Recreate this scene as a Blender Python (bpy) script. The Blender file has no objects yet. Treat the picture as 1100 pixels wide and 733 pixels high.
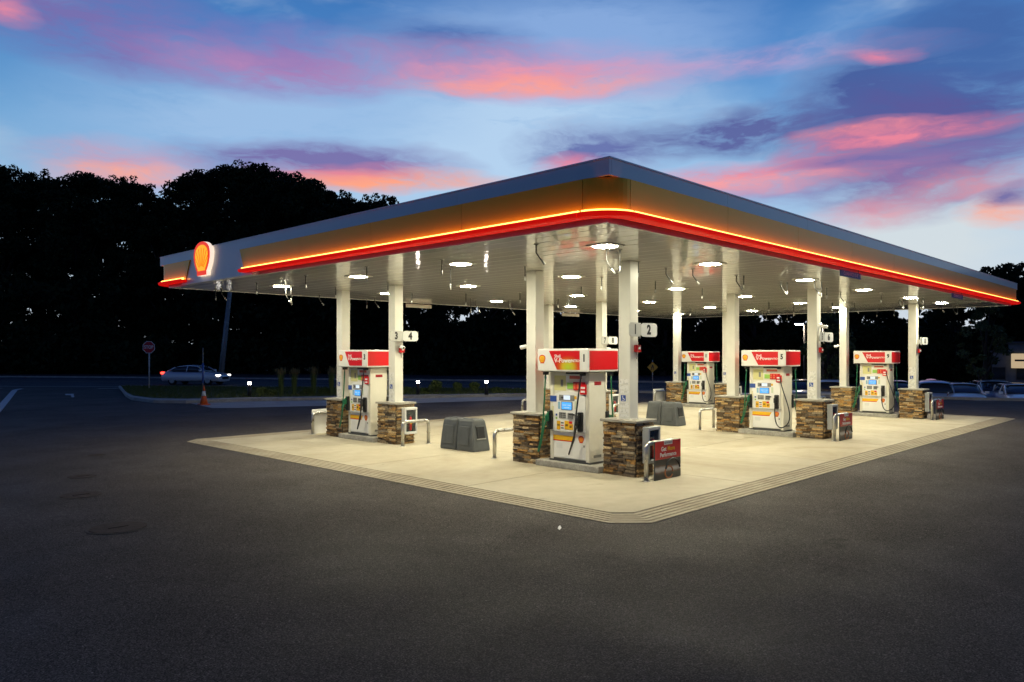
import bpy, bmesh, math, random
import numpy as np
from mathutils import Vector, Matrix
R=math.radians
random.seed(7); rng=np.random.default_rng(7)
sc=bpy.context.scene; col=sc.collection
# ------------------------------------------------------------------ camera
F_PX,HEAD,HORIZ,CAM_H=810.85,.769,380.16,2.3      # photo pixels (1100 wide), heading from +X
cam=bpy.data.cameras.new('camera'); co=bpy.data.objects.new('camera',cam); col.objects.link(co)
co.location=(0,0,CAM_H); co.rotation_euler=(R(90),0,HEAD-R(90))
cam.sensor_width=36; cam.lens=F_PX/1100*36; cam.shift_y=(HORIZ-366.5)/1100
cam.clip_start=.1; cam.clip_end=2000; sc.camera=co
FW=(math.cos(HEAD),math.sin(HEAD)); RT=(math.sin(HEAD),-math.cos(HEAD))
sc.view_settings.view_transform='Standard'; sc.view_settings.look='None'
sc.view_settings.exposure=0; sc.view_settings.gamma=1; sc.view_settings.use_curve_mapping=False
sc.cycles.use_denoising=True
w_ad=sc.cycles; w_ad.use_adaptive_sampling=True; w_ad.adaptive_threshold=.02
sc.cycles.max_bounces=6; sc.cycles.diffuse_bounces=3; sc.cycles.glossy_bounces=3
sc.cycles.sample_clamp_indirect=6; sc.cycles.caustics_reflective=False; sc.cycles.caustics_refractive=False
def ray(px,py):
    a,b=(px-550)/F_PX,(HORIZ-py)/F_PX
    return Vector((FW[0]+a*RT[0],FW[1]+a*RT[1],b))
def P(px,py,z=0.):            # photo pixel -> point on the level z
    r=ray(px,py); t=(z-CAM_H)/r.z
    return Vector((r.x*t,r.y*t,z))
def PD(px,depth,z=0.):        # photo column at a given depth in front of the camera
    r=ray(px,HORIZ); return Vector((r.x*depth,r.y*depth,z))
def s2l(c):
    return tuple(((v/255)/12.92 if v/255<=.04045 else ((v/255+.055)/1.055)**2.4) for v in c)
# ------------------------------------------------------------------ sky (dusk)
SUN_AZ_REL=R(14)              # the sunset glow lies a little right of the view axis
SKY_STRENGTH=1.0
w=bpy.data.worlds.new('World'); sc.world=w; w.use_nodes=True; w.cycles.sampling_method='NONE'
nt=w.node_tree; nt.nodes.clear()
class N:
    def __init__(s,sock): s.s=sock
    def _m(s,op,o=None,o2=None,clamp=False):
        n=nt.nodes.new('ShaderNodeMath'); n.operation=op; n.use_clamp=clamp
        for i,v in enumerate((s,o,o2)):
            if v is None: continue
            if isinstance(v,N): nt.links.new(v.s,n.inputs[i])
            else: n.inputs[i].default_value=v
        return N(n.outputs[0])
    def __add__(s,o): return s._m('ADD',o)
    def __sub__(s,o): return s._m('SUBTRACT',o)
    def __mul__(s,o): return s._m('MULTIPLY',o)
    __radd__=__add__; __rmul__=__mul__
def comb(x,y,z=0.):
    n=nt.nodes.new('ShaderNodeCombineXYZ')
    for i,v in enumerate((x,y,z)):
        if isinstance(v,N): nt.links.new(v.s,n.inputs[i])
        else: n.inputs[i].default_value=v
    return n.outputs[0]
def wnoise(vec,scale,detail=5,rough=.55,dist=0.):
    n=nt.nodes.new('ShaderNodeTexNoise'); nt.links.new(vec,n.inputs['Vector'])
    n.inputs['Scale'].default_value=scale; n.inputs['Detail'].default_value=detail
    n.inputs['Roughness'].default_value=rough; n.inputs['Distortion'].default_value=dist
    return N(n.outputs['Fac'])
def smooth(x,a,b):
    n=nt.nodes.new('ShaderNodeMapRange'); n.interpolation_type='SMOOTHSTEP'
    nt.links.new(x.s,n.inputs[0]); n.inputs[1].default_value=a; n.inputs[2].default_value=b
    return N(n.outputs[0])
def mixc(f,a,b):
    n=nt.nodes.new('ShaderNodeMix'); n.data_type='RGBA'
    if isinstance(f,N): nt.links.new(f.s,n.inputs[0])
    else: n.inputs[0].default_value=f
    for i,v in ((6,a),(7,b)):
        if isinstance(v,tuple): n.inputs[i].default_value=(*v,1)
        else: nt.links.new(v,n.inputs[i])
    return n.outputs[2]
tc=nt.nodes.new('ShaderNodeTexCoord'); sx=nt.nodes.new('ShaderNodeSeparateXYZ')
nt.links.new(tc.outputs['Generated'],sx.inputs[0])
X,Y,Z=(N(sx.outputs[i]) for i in range(3))
rr=X*RT[0]+Y*RT[1]; ff=X*FW[0]+Y*FW[1]
az=rr._m('ARCTAN2',ff); el=Z._m('ARCSINE')
nv=comb(az*1.0,el*3.2)
w1=wnoise(nv,3.1,4,.6); w2=wnoise(comb(az*1.0+7.3,el*3.2),3.4,4,.6)
azw=az+(w1-.5)*.16; elw=el+(w2-.5)*.06
fine=wnoise(comb(azw*1.0+elw*1.2,elw*3.6-azw*.25,3.1),9,5,.6)*.6+wnoise(comb(azw*2.0+elw*2.,elw*7.-azw*.5,5.7),15,5,.62)*.4
ramp=nt.nodes.new('ShaderNodeValToRGB'); cr=ramp.color_ramp
stops=[(0,(200,212,222)),(.10,(190,210,228)),(.20,(158,196,230)),(.30,(112,168,218)),(.42,(66,130,198)),(.55,(52,108,178)),(1,(30,64,126))]
while len(cr.elements)<len(stops): cr.elements.new(.5)
for e,(p,c) in zip(cr.elements,stops): e.position=p; e.color=(*s2l(c),1)
nt.links.new((el*(1/R(50)))._m('MAXIMUM',0.).s,ramp.inputs[0])
sky=ramp.outputs[0]
# a pale veil and the general scatter of cloud, the same all round the horizon
sky=mixc(smooth(wnoise(comb(azw*1.2,elw*3.5,21.),3.2,5,.6),.5,.75)*.35,sky,s2l((186,204,226)))
gen=smooth(wnoise(comb(azw*1.0,elw*4.2,40.),3.6,6,.6),.58,.75)
gen=gen*smooth(az._m('ABSOLUTE'),.62,.9)
sky=mixc(gen*.55,sky,s2l((104,106,168)))
def uv(px,py):
    a=math.atan((px-550)/F_PX); return a,math.atan((HORIZ-py)/F_PX*math.cos(a))
WV=comb(azw,elw); TEX={}
def tex_s(lo,hi):
    if (lo,hi) not in TEX: TEX[(lo,hi)]=smooth(fine,lo-.06,hi+.09)
    return TEX[(lo,hi)]
def streak(x0,y0,x1,y1,th,colr,k,lo=.38,hi=.62):
    global sky
    if colr[0]>200 and colr[2]<180: k*=.84
    (a0,b0),(a1,b1)=uv(x0,y0),uv(x1,y1)
    cu,cv=(a0+a1)/2,(b0+b1)/2; L=math.hypot(a1-a0,b1-b0)/2*1.35; t=math.atan2(b1-b0,a1-a0); W=th/F_PX*1.15
    mp=nt.nodes.new('ShaderNodeMapping'); mp.vector_type='TEXTURE'; nt.links.new(WV,mp.inputs[0])
    mp.inputs['Location'].default_value=(cu,cv,0); mp.inputs['Rotation'].default_value=(0,0,t); mp.inputs['Scale'].default_value=(L,W,1)
    g=nt.nodes.new('ShaderNodeTexGradient'); g.gradient_type='SPHERICAL'; nt.links.new(mp.outputs[0],g.inputs[0])
    m=N(g.outputs['Fac'])._m('MULTIPLY',tex_s(lo,hi)._m('MULTIPLY_ADD',1.6*k,.30*k),clamp=True)
    sky=mixc(m,sky,s2l(colr))
SLA=(86,100,158); PINK=(230,136,156); SAL=(246,150,142); ORA=(255,166,128); VEI=(178,204,232)
for a in [
 # pale veils
 (330,150,760,130,110,(176,206,236),.75,.1,.5),(60,130,480,110,70,(152,188,228),.7,.1,.5),(430,40,800,20,60,(132,168,220),.8,.1,.5),(860,262,1120,246,60,(204,216,224),.8,.1,.4),(840,110,960,40,60,(128,168,218),.5,.2,.6),
 # purple and slate banks
 (-40,-4,240,52,44,(118,112,178),.95,.3,.62),(160,50,430,76,36,(132,118,184),.85,.32,.62),(360,62,600,74,30,(110,122,188),.7,.3,.6),(380,36,580,52,24,(72,112,178),.7,.3,.6),
 (150,50,400,84,20,(190,136,184),.5,.36,.62),(-10,10,60,20,13,(226,138,168),.8,.3,.6),
 (210,166,490,184,24,(116,110,170),1.0,.3,.6),
 (860,150,1140,70,80,(62,90,156),1.05,.2,.55),(980,60,1140,20,60,(58,100,166),.8,.2,.55),
 (560,158,720,156,26,(98,112,172),.85,.34,.62),(690,148,910,126,26,(84,96,158),1.1,.32,.6),(900,132,1120,104,34,(80,82,150),.9,.34,.62),
 (840,200,1140,164,46,(110,102,164),.95,.3,.6),(740,206,900,196,18,(150,140,190),.6,.34,.6),
 # lit edges
 (20,170,220,182,26,(214,150,172),.8,.34,.62),(40,184,210,188,11,(252,170,150),.8,.34,.6),(290,197,520,192,12,(255,164,128),1.1,.28,.56),(260,190,470,185,11,(224,126,152),.65,.34,.6),
 (380,72,740,72,30,(206,150,188),.75,.34,.64),(430,86,700,76,16,(238,148,160),.85,.35,.64),(470,94,680,88,11,(252,160,146),.9,.34,.62),
 (640,70,1000,46,16,(196,158,200),.5,.4,.66),(930,62,1000,56,8,(226,130,160),.8,.36,.6),
 (580,174,640,166,11,(232,130,156),.8,.36,.6),(650,196,990,176,17,(228,136,158),.95,.38,.62),(680,200,920,192,9,(250,160,158),.7,.38,.62),(860,164,1090,126,15,(232,128,152),1.0,.37,.62),(850,150,1000,128,8,(248,140,148),.7,.4,.62),
 (930,212,1130,188,15,(238,152,158),.65,.4,.64),(860,184,1080,158,9,(116,104,166),.9,.36,.6),(1040,230,1140,218,15,(252,164,136),.9,.32,.6),(1060,214,1140,204,10,(112,106,164),.7,.32,.6),
 (860,238,1000,222,16,(232,164,174),.65,.38,.62),(890,224,960,219,7,(206,130,156),.6,.36,.6)]:
    streak(*a)
# the sky is brightest over the sunset and darker behind the camera and overhead
glow=smooth((az-SUN_AZ_REL)._m('COSINE'),-.55,.95)*.74+.26
glow=glow*smooth(el,R(75),R(15))._m('MULTIPLY_ADD',.5,.5)
nish=nt.nodes.new('ShaderNodeTexSky'); nish.sky_type='NISHITA'; nish.sun_disc=False
nish.sun_elevation=R(-1.5); nish.sun_rotation=math.pi/2-(HEAD-SUN_AZ_REL); nish.altitude=30
hsv=nt.nodes.new('ShaderNodeVectorMath'); hsv.operation='SCALE'; nt.links.new(sky,hsv.inputs[0]); nt.links.new(glow.s,hsv.inputs['Scale'])
nsc=nt.nodes.new('ShaderNodeVectorMath'); nsc.operation='SCALE'; nt.links.new(nish.outputs[0],nsc.inputs[0]); nsc.inputs['Scale'].default_value=.05
tint=mixc(smooth(glow,.15,.95),(.42,.74,1.30),(1.,1.,1.)); tm=nt.nodes.new('ShaderNodeVectorMath'); tm.operation='MULTIPLY'; nt.links.new(hsv.outputs[0],tm.inputs[0]); nt.links.new(tint,tm.inputs[1])
add=nt.nodes.new('ShaderNodeVectorMath'); nt.links.new(tm.outputs[0],add.inputs[0]); nt.links.new(nsc.outputs[0],add.inputs[1])
bg=nt.nodes.new('ShaderNodeBackground'); bg.inputs[1].default_value=SKY_STRENGTH; nt.links.new(add.outputs[0],bg.inputs[0])
wo=nt.nodes.new('ShaderNodeOutputWorld'); nt.links.new(bg.outputs[0],wo.inputs[0])
# the sun is down: only its faint broad afterglow from the sunset side is left
sun=bpy.data.lights.new('sun','SUN'); sun.energy=.03; sun.angle=R(20); sun.color=(1,.6,.5)
so=bpy.data.objects.new('sun',sun); col.objects.link(so)
sa=HEAD-SUN_AZ_REL; sd=Vector((math.cos(sa),math.sin(sa),.12)); so.rotation_euler=sd.to_track_quat('Z','Y').to_euler()

# ------------------------------------------------------------------ materials
MATS={}
def mat(name,colr,rough=.6,metal=0.,emit=None,es=0.,coat=0.,coatr=.05,spec=.5,alpha=None):
    if name in MATS: return MATS[name]
    m=bpy.data.materials.new(name); m.use_nodes=True; b=m.node_tree.nodes['Principled BSDF']
    b.inputs['Base Color'].default_value=(*colr,1); b.inputs['Roughness'].default_value=rough; b.inputs['Metallic'].default_value=metal
    b.inputs['Coat Weight'].default_value=coat; b.inputs['Coat Roughness'].default_value=coatr
    b.inputs['Specular IOR Level'].default_value=spec
    if emit: b.inputs['Emission Color'].default_value=(*emit,1); b.inputs['Emission Strength'].default_value=es
    MATS[name]=m; return m
def noisy(name,stops,scale=3.,rough=.7,bump=0.,bscale=40.,detail=6,coat=0.,var=None,metal=0.,coatr=.05,dist=0.,rrange=None,bdist=.02,objvar=0.,spots=None):
    """colour from layered noise (world-size coordinates), optional relief"""
    m=bpy.data.materials.new(name); m.use_nodes=True; t=m.node_tree; b=t.nodes['Principled BSDF']
    g=t.nodes.new('ShaderNodeNewGeometry'); n=t.nodes.new('ShaderNodeTexNoise')
    t.links.new(g.outputs['Position'],n.inputs['Vector'])
    n.inputs['Scale'].default_value=scale; n.inputs['Detail'].default_value=detail; n.inputs['Roughness'].default_value=.6; n.inputs['Distortion'].default_value=dist
    c=t.nodes.new('ShaderNodeValToRGB'); e=c.color_ramp.elements
    while len(e)<len(stops): e.new(.5)
    for q,(p,v) in zip(e,stops): q.position=p; q.color=(*v,1)
    t.links.new(n.outputs['Fac'],c.inputs[0]); out=c.outputs[0]
    if var:      # (scale, amount) of a second, finer speckle
        n2=t.nodes.new('ShaderNodeTexNoise'); t.links.new(g.outputs['Position'],n2.inputs['Vector']); n2.inputs['Scale'].default_value=var[0]; n2.inputs['Detail'].default_value=3
        mr=t.nodes.new('ShaderNodeMapRange'); t.links.new(n2.outputs['Fac'],mr.inputs[0]); mr.inputs[1].default_value=.3; mr.inputs[2].default_value=.7; mr.inputs[3].default_value=1-var[1]; mr.inputs[4].default_value=1+var[1]
        vm=t.nodes.new('ShaderNodeVectorMath'); vm.operation='SCALE'; t.links.new(out,vm.inputs[0]); t.links.new(mr.outputs[0],vm.inputs['Scale']); out=vm.outputs[0]
    if spots:    # (scale, threshold, darkening): sparse drips and stains
        n4=t.nodes.new('ShaderNodeTexNoise'); t.links.new(g.outputs['Position'],n4.inputs['Vector']); n4.inputs['Scale'].default_value=spots[0]; n4.inputs['Detail'].default_value=5; n4.inputs['Roughness'].default_value=.65
        mr=t.nodes.new('ShaderNodeMapRange'); t.links.new(n4.outputs['Fac'],mr.inputs[0]); mr.inputs[1].default_value=spots[1]; mr.inputs[2].default_value=spots[1]+.09; mr.inputs[3].default_value=1; mr.inputs[4].default_value=spots[2]
        vm=t.nodes.new('ShaderNodeVectorMath'); vm.operation='SCALE'; t.links.new(out,vm.inputs[0]); t.links.new(mr.outputs[0],vm.inputs['Scale']); out=vm.outputs[0]
    if objvar:
        oi=t.nodes.new('ShaderNodeObjectInfo'); mr=t.nodes.new('ShaderNodeMapRange'); t.links.new(oi.outputs['Random'],mr.inputs[0]); mr.inputs[3].default_value=1-objvar; mr.inputs[4].default_value=1+objvar
        vm=t.nodes.new('ShaderNodeVectorMath'); vm.operation='SCALE'; t.links.new(out,vm.inputs[0]); t.links.new(mr.outputs[0],vm.inputs['Scale']); out=vm.outputs[0]
    t.links.new(out,b.inputs['Base Color']); b.inputs['Roughness'].default_value=rough; b.inputs['Metallic'].default_value=metal
    b.inputs['Coat Weight'].default_value=coat; b.inputs['Coat Roughness'].default_value=coatr
    if rrange:
        mr=t.nodes.new('ShaderNodeMapRange'); t.links.new(n.outputs['Fac'],mr.inputs[0]); mr.inputs[1].default_value=.35; mr.inputs[2].default_value=.65; mr.inputs[3].default_value=rrange[0]; mr.inputs[4].default_value=rrange[1]
        t.links.new(mr.outputs[0],b.inputs['Roughness'])
    if bump:
        n3=t.nodes.new('ShaderNodeTexNoise'); t.links.new(g.outputs['Position'],n3.inputs['Vector']); n3.inputs['Scale'].default_value=bscale; n3.inputs['Detail'].default_value=4
        bp=t.nodes.new('ShaderNodeBump'); bp.inputs['Strength'].default_value=bump; bp.inputs['Distance'].default_value=bdist
        t.links.new(n3.outputs['Fac'],bp.inputs['Height']); t.links.new(bp.outputs[0],b.inputs['Normal'])
        if coat: t.links.new(bp.outputs[0],b.inputs['Coat Normal'])
    MATS[name]=m; return m
def asphalt(name,base,spk=1.):
    m=bpy.data.materials.new(name); m.use_nodes=True; t=m.node_tree; b=t.nodes['Principled BSDF']; L=t.links.new
    g=t.nodes.new('ShaderNodeNewGeometry')
    def nz(s,d=4,r=.6,di=0.):
        n=t.nodes.new('ShaderNodeTexNoise'); L(g.outputs['Position'],n.inputs['Vector']); n.inputs['Scale'].default_value=s; n.inputs['Detail'].default_value=d; n.inputs['Roughness'].default_value=r; n.inputs['Distortion'].default_value=di; return n.outputs['Fac']
    def mr(x,a,bb,c,d):
        n=t.nodes.new('ShaderNodeMapRange'); L(x,n.inputs[0])
        for i,v in enumerate((a,bb,c,d)): n.inputs[i+1].default_value=v
        return n.outputs[0]
    def mul(x,y):
        n=t.nodes.new('ShaderNodeMath'); n.operation='MULTIPLY'; L(x,n.inputs[0]); L(y,n.inputs[1]); return n.outputs[0]
    big=mr(nz(.22,5,.65,.6),.32,.68,.84,1.18); med=mr(nz(1.7,6,.65),.35,.65,.9,1.1); grit=mr(nz(75,2,.6),.40,.60,.35,1.7)
    vo=t.nodes.new('ShaderNodeTexVoronoi'); L(g.outputs['Position'],vo.inputs['Vector']); vo.inputs['Scale'].default_value=62
    vc=t.nodes.new('ShaderNodeSeparateColor'); L(vo.outputs['Color'],vc.inputs[0])
    st=mr(vc.outputs[0],.95,1,1.,1.9*spk)
    spot=mr(nz(.9,6,.62),.655,.72,1.,.62); streak_=mr(nz(3.2,2,.5,2.5),.66,.74,1.,.8); big=mul(big,mul(spot,streak_))
    k=mul(mul(mul(big,med),mul(grit,st)),mr(vc.outputs[1],0,1,.45,1.55))
    vm=t.nodes.new('ShaderNodeVectorMath'); vm.operation='SCALE'; vm.inputs[0].default_value=base; L(k,vm.inputs['Scale'])
    L(vm.outputs[0],b.inputs['Base Color']); L(mr(nz(.5,5),.3,.7,.62,.85),b.inputs['Roughness']); b.inputs['Specular IOR Level'].default_value=.10
    bp=t.nodes.new('ShaderNodeBump'); bp.inputs['Strength'].default_value=.55; bp.inputs['Distance'].default_value=.012; L(nz(55,3,.7),bp.inputs['Height']); L(bp.outputs[0],b.inputs['Normal'])
    MATS[name]=m; return m
A_LOT=asphalt('asphalt',(.066,.0575,.0535)); A_ROAD=asphalt('road_asphalt',(.075,.075,.078),.7)
CONC=noisy('concrete',[(.28,(.33,.28,.19)),(.42,(.395,.345,.25)),(.58,(.44,.395,.295)),(.75,(.50,.455,.35))],.30,.8,.12,60,6,var=(4,.05),dist=1.2,objvar=.06,spots=(1.3,.66,.55))
CONCB=noisy('border_concrete',[(.3,(.30,.25,.175)),(.7,(.42,.365,.265))],1.2,.85,.2,70,6,var=(12,.08),spots=(1.7,.64,.5))
KERB=noisy('kerb_concrete',[(.3,(.27,.26,.24)),(.7,(.42,.41,.38))],2.,.85,.2,40,6,var=(18,.15))
ISL=noisy('island_concrete',[(.3,(.25,.235,.205)),(.7,(.44,.42,.37))],5.,.8,.2,50,7,var=(30,.15))
JOINT=mat('joint',(.05,.045,.04),.9)
GRASS=noisy('grass_ground',[(.3,(.018,.03,.008)),(.7,(.05,.075,.02))],3.,.9,.6,30,6,var=(40,.3))
WHITE_M=noisy('canopy_white',[(.3,(.80,.80,.79)),(.7,(.86,.86,.85))],.6,.35,0,1,4,coat=.35,coatr=.08)
SOFFIT=noisy('soffit_white',[(.3,(.85,.84,.78)),(.7,(.89,.88,.82))],.5,.32,.10,2.2,2,coat=1.,coatr=.045,bdist=.05)
YEL=noisy('yellow_panel',[(.3,(.68,.33,.004)),(.7,(.72,.355,.005))],.4,.28,.05,1.5,2,coat=0.,metal=.3,bdist=.03); YEL.node_tree.nodes['Principled BSDF'].inputs['Specular IOR Level'].default_value=.35
RED_B=mat('red_bar',(.55,.005,.003),.5,emit=(1.,.008,.004),es=.48,spec=.08)
COLW=noisy('column_paint',[(.3,(.66,.645,.58)),(.7,(.74,.725,.66))],1.2,.35,.03,30,6,var=(3,.04),rrange=(.3,.45))
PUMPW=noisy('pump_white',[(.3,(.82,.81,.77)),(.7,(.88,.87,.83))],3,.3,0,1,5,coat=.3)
HDRW_DIM=noisy('header_white_dimmed',[(.3,(.70,.69,.66)),(.7,(.75,.74,.71))],3,.35,0,1,5)  # pump white darkened for the header, to offset the stronger light up there
PUMPC=noisy('pump_cream',[(.3,(.72,.69,.58)),(.7,(.79,.76,.65))],3,.35,0,1,5)
RED=mat('sign_red',(.62,.006,.008),.35,coat=.5); REDD=mat('deep_red',(.32,.012,.015),.4)
YELP=mat('print_yellow',(.80,.44,.01),.4); ORAP=mat('print_orange',(.75,.22,.02),.4); BLK=mat('black_plastic',(.012,.012,.013),.45); DGREY=mat('dark_grey',(.06,.06,.06),.5)
GREY=mat('mid_grey',(.22,.22,.21),.5); LGREY=mat('light_grey',(.5,.5,.48),.5); WHT=mat('print_white',(.82,.82,.80),.4); BLUE=mat('print_blue',(.03,.08,.34),.4)
GREENP=mat('green_rubber',(.01,.14,.06),.4); GRNL=mat('label_green',(.30,.55,.10),.4)
STEEL=noisy('brushed_steel',[(.3,(.45,.44,.42)),(.7,(.60,.59,.56))],8,.32,0,1,4,metal=1.,rrange=(.25,.45))
GALV=noisy('galvanised',[(.3,(.32,.32,.31)),(.7,(.48,.48,.46))],20,.5,0,1,4,metal=.7)
UNITG=noisy('unit_plastic',[(.3,(.062,.068,.072)),(.7,(.088,.095,.10))],4,.5,.08,120,5)
SCRB=mat('screen_blue',(.02,.1,.3),.2,emit=(.10,.42,.95),es=1.1); SCRW=mat('screen_pale',(.2,.2,.2),.2,emit=(.75,.88,1.),es=.9)
GLASS_D=mat('dark_glass',(.02,.025,.03),.06,coat=.5); TYRE=mat('tyre',(.015,.015,.016),.8); RIM=mat('wheel_rim',(.4,.4,.42),.35,metal=.9)
LAMP=mat('lamp_lens',(.8,.8,.8),.4,emit=(1.,.945,.69),es=318.)
STRIP=mat('led_strip',(.8,.5,.2),.5,emit=(1.,.37,.07),es=6.5)
WOOD=noisy('pole_wood',[(.3,(.24,.22,.20)),(.7,(.38,.36,.33))],6,.85,.3,30,6)
BARK=noisy('bark',[(.3,(.03,.024,.018)),(.7,(.06,.05,.04))],5,.9,.4,20,6)
GLASS_T=mat('clear_pane',(.75,.8,.8),.04); GLASS_T.node_tree.nodes['Principled BSDF'].inputs['Transmission Weight'].default_value=.9; GLASS_T.node_tree.nodes['Principled BSDF'].inputs['IOR'].default_value=1.1
CONEO=mat('cone_orange',(.62,.10,.012),.5)
def leafmat(name,a,b):
    m=bpy.data.materials.new(name); m.use_nodes=True; t=m.node_tree; p=t.nodes['Principled BSDF']
    g=t.nodes.new('ShaderNodeNewGeometry'); c=t.nodes.new('ShaderNodeValToRGB'); e=c.color_ramp.elements
    e[0].color=(*a,1); e[1].color=(*b,1); t.links.new(g.outputs['Random Per Island'],c.inputs[0]); t.links.new(c.outputs[0],p.inputs['Base Color'])
    p.inputs['Roughness'].default_value=.75; p.inputs['Specular IOR Level'].default_value=.15; MATS[name]=m; return m
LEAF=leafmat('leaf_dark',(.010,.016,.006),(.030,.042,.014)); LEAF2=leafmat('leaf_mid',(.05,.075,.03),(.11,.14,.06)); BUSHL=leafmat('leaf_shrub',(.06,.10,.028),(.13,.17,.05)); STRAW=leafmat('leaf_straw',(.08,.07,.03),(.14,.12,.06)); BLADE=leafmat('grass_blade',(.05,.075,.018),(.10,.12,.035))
def stonemat():
    m=bpy.data.materials.new('ledgestone'); m.use_nodes=True; t=m.node_tree; b=t.nodes['Principled BSDF']; L=t.links.new
    g=t.nodes.new('ShaderNodeNewGeometry'); oi=t.nodes.new('ShaderNodeObjectInfo')
    a=t.nodes.new('ShaderNodeMath'); L(g.outputs['Random Per Island'],a.inputs[0]); L(oi.outputs['Random'],a.inputs[1])
    f=t.nodes.new('ShaderNodeMath'); f.operation='FRACT'; L(a.outputs[0],f.inputs[0])
    c=t.nodes.new('ShaderNodeValToRGB'); c.color_ramp.interpolation='CONSTANT'; e=c.color_ramp.elements
    pal=[(.20,.115,.042),(.36,.215,.08),(.10,.066,.036),(.50,.33,.14),(.27,.205,.125),(.15,.09,.04),(.55,.41,.22),(.07,.052,.037),(.39,.21,.06),(.29,.235,.16),(.17,.125,.08)]
    while len(e)<len(pal): e.new(.5)
    for i,(q,v) in enumerate(zip(e,pal)): q.position=i/len(pal); q.color=(*v,1)
    L(f.outputs[0],c.inputs[0])
    n=t.nodes.new('ShaderNodeTexNoise'); L(g.outputs['Position'],n.inputs['Vector']); n.inputs['Scale'].default_value=26; n.inputs['Detail'].default_value=6
    mr=t.nodes.new('ShaderNodeMapRange'); L(n.outputs['Fac'],mr.inputs[0]); mr.inputs[1].default_value=.3; mr.inputs[2].default_value=.7; mr.inputs[3].default_value=.6; mr.inputs[4].default_value=1.4
    vm=t.nodes.new('ShaderNodeVectorMath'); vm.operation='SCALE'; L(c.outputs[0],vm.inputs[0]); L(mr.outputs[0],vm.inputs['Scale']); L(vm.outputs[0],b.inputs['Base Color'])
    bp=t.nodes.new('ShaderNodeBump'); bp.inputs['Strength'].default_value=.7; bp.inputs['Distance'].default_value=.015; L(n.outputs['Fac'],bp.inputs['Height']); L(bp.outputs[0],b.inputs['Normal']); b.inputs['Roughness'].default_value=.85
    return m
STONE=stonemat(); MORTAR=mat('mortar',(.045,.036,.028),.95)
CAPM=noisy('cap_stone',[(.3,(.26,.24,.20)),(.7,(.38,.36,.31))],6,.8,.2,50,6)

# ------------------------------------------------------------------ helpers
def link(o,parent=None):
    col.objects.link(o)
    if parent: o.parent=parent
    return o
def tag(o,label=None,cat=None,group=None,kind=None):
    if label: o['label']=label
    if cat: o['category']=cat
    if group: o['group']=group
    if kind: o['kind']=kind
    return o
def empty(name,loc,rz=0.):
    o=bpy.data.objects.new(name,None); col.objects.link(o); o.location=loc; o.rotation_euler=(0,0,rz); o.empty_display_size=.2; return o
def mk(name,me,m,parent=None,loc=(0,0,0),rot=(0,0,0)):
    if m and not me.materials: me.materials.append(m)
    o=bpy.data.objects.new(name,me); o.location=loc; o.rotation_euler=rot; return link(o,parent)
def raw(name,v,f,m,parent=None,smoothf=False,loc=(0,0,0),rot=(0,0,0)):
    me=bpy.data.meshes.new(name); me.from_pydata([tuple(p) for p in v],[],f); me.update()
    if smoothf: me.shade_smooth()
    return mk(name,me,m,parent,loc,rot)
def frombm(name,bm,m,parent=None,smoothf=False,loc=(0,0,0),rot=(0,0,0)):
    me=bpy.data.meshes.new(name); bmesh.ops.recalc_face_normals(bm,faces=bm.faces); bm.to_mesh(me); bm.free()
    if smoothf: me.shade_smooth()
    return mk(name,me,m,parent,loc,rot)
def bbox(bm,x0,x1,y0,y1,z0,z1,bev=0.,seg=1):
    r=bmesh.ops.create_cube(bm,size=1.,matrix=Matrix.Translation(((x0+x1)/2,(y0+y1)/2,(z0+z1)/2))@Matrix.Diagonal((abs(x1-x0),abs(y1-y0),abs(z1-z0),1)))
    if bev:
        es=list({e for v in r['verts'] for e in v.link_edges}); bmesh.ops.bevel(bm,geom=es,offset=bev,segments=seg,affect='EDGES',profile=.6)
def box(name,x0,x1,y0,y1,z0,z1,m,parent=None,bev=0.,seg=1,loc=(0,0,0),rot=(0,0,0)):
    bm=bmesh.new(); bbox(bm,x0,x1,y0,y1,z0,z1,bev,seg); return frombm(name,bm,m,parent,False,loc,rot)
def tubebm(bm,pts,r,n=8,caps=True):
    pts=[Vector(p) for p in pts]; rings=[]
    rad=r if isinstance(r,(list,tuple)) else [r]*len(pts)
    up=None
    for i,p in enumerate(pts):
        d=(pts[min(i+1,len(pts)-1)]-pts[max(i-1,0)]).normalized()
        if up is None: up=d.orthogonal().normalized()
        up=(up-d*up.dot(d)).normalized(); s=d.cross(up)
        rings.append([bm.verts.new(p+(up*math.cos(2*math.pi*k/n)+s*math.sin(2*math.pi*k/n))*rad[i]) for k in range(n)])
    for a,b in zip(rings,rings[1:]):
        for k in range(n): bm.faces.new((a[k],a[(k+1)%n],b[(k+1)%n],b[k]))
    if caps: bm.faces.new(rings[0][::-1]); bm.faces.new(rings[-1])
def tube(name,pts,r,m,parent=None,n=8,loc=(0,0,0)):
    bm=bmesh.new(); tubebm(bm,pts,r,n); return frombm(name,bm,m,parent,True,loc)
def prism(name,poly,z0,z1,m,parent=None,loc=(0,0,0),rot=(0,0,0)):
    """flat outline in local XY, extruded from z0 to z1"""
    n=len(poly); v=[(x,y,z0) for x,y in poly]+[(x,y,z1) for x,y in poly]
    f=[tuple(range(n))[::-1],tuple(range(n,2*n))]+[(i,(i+1)%n,n+(i+1)%n,n+i) for i in range(n)]
    me=bpy.data.meshes.new(name); me.from_pydata(v,[],f); me.update()
    bm=bmesh.new(); bm.from_mesh(me); bmesh.ops.recalc_face_normals(bm,faces=bm.faces); bm.to_mesh(me); bm.free()
    return mk(name,me,m,parent,loc,rot)
FX=(R(90),0,R(-90))     # a flat outline turned to face -X (left of outline = +Y)
FY=(R(90),0,0)          # ... to face -Y
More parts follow.
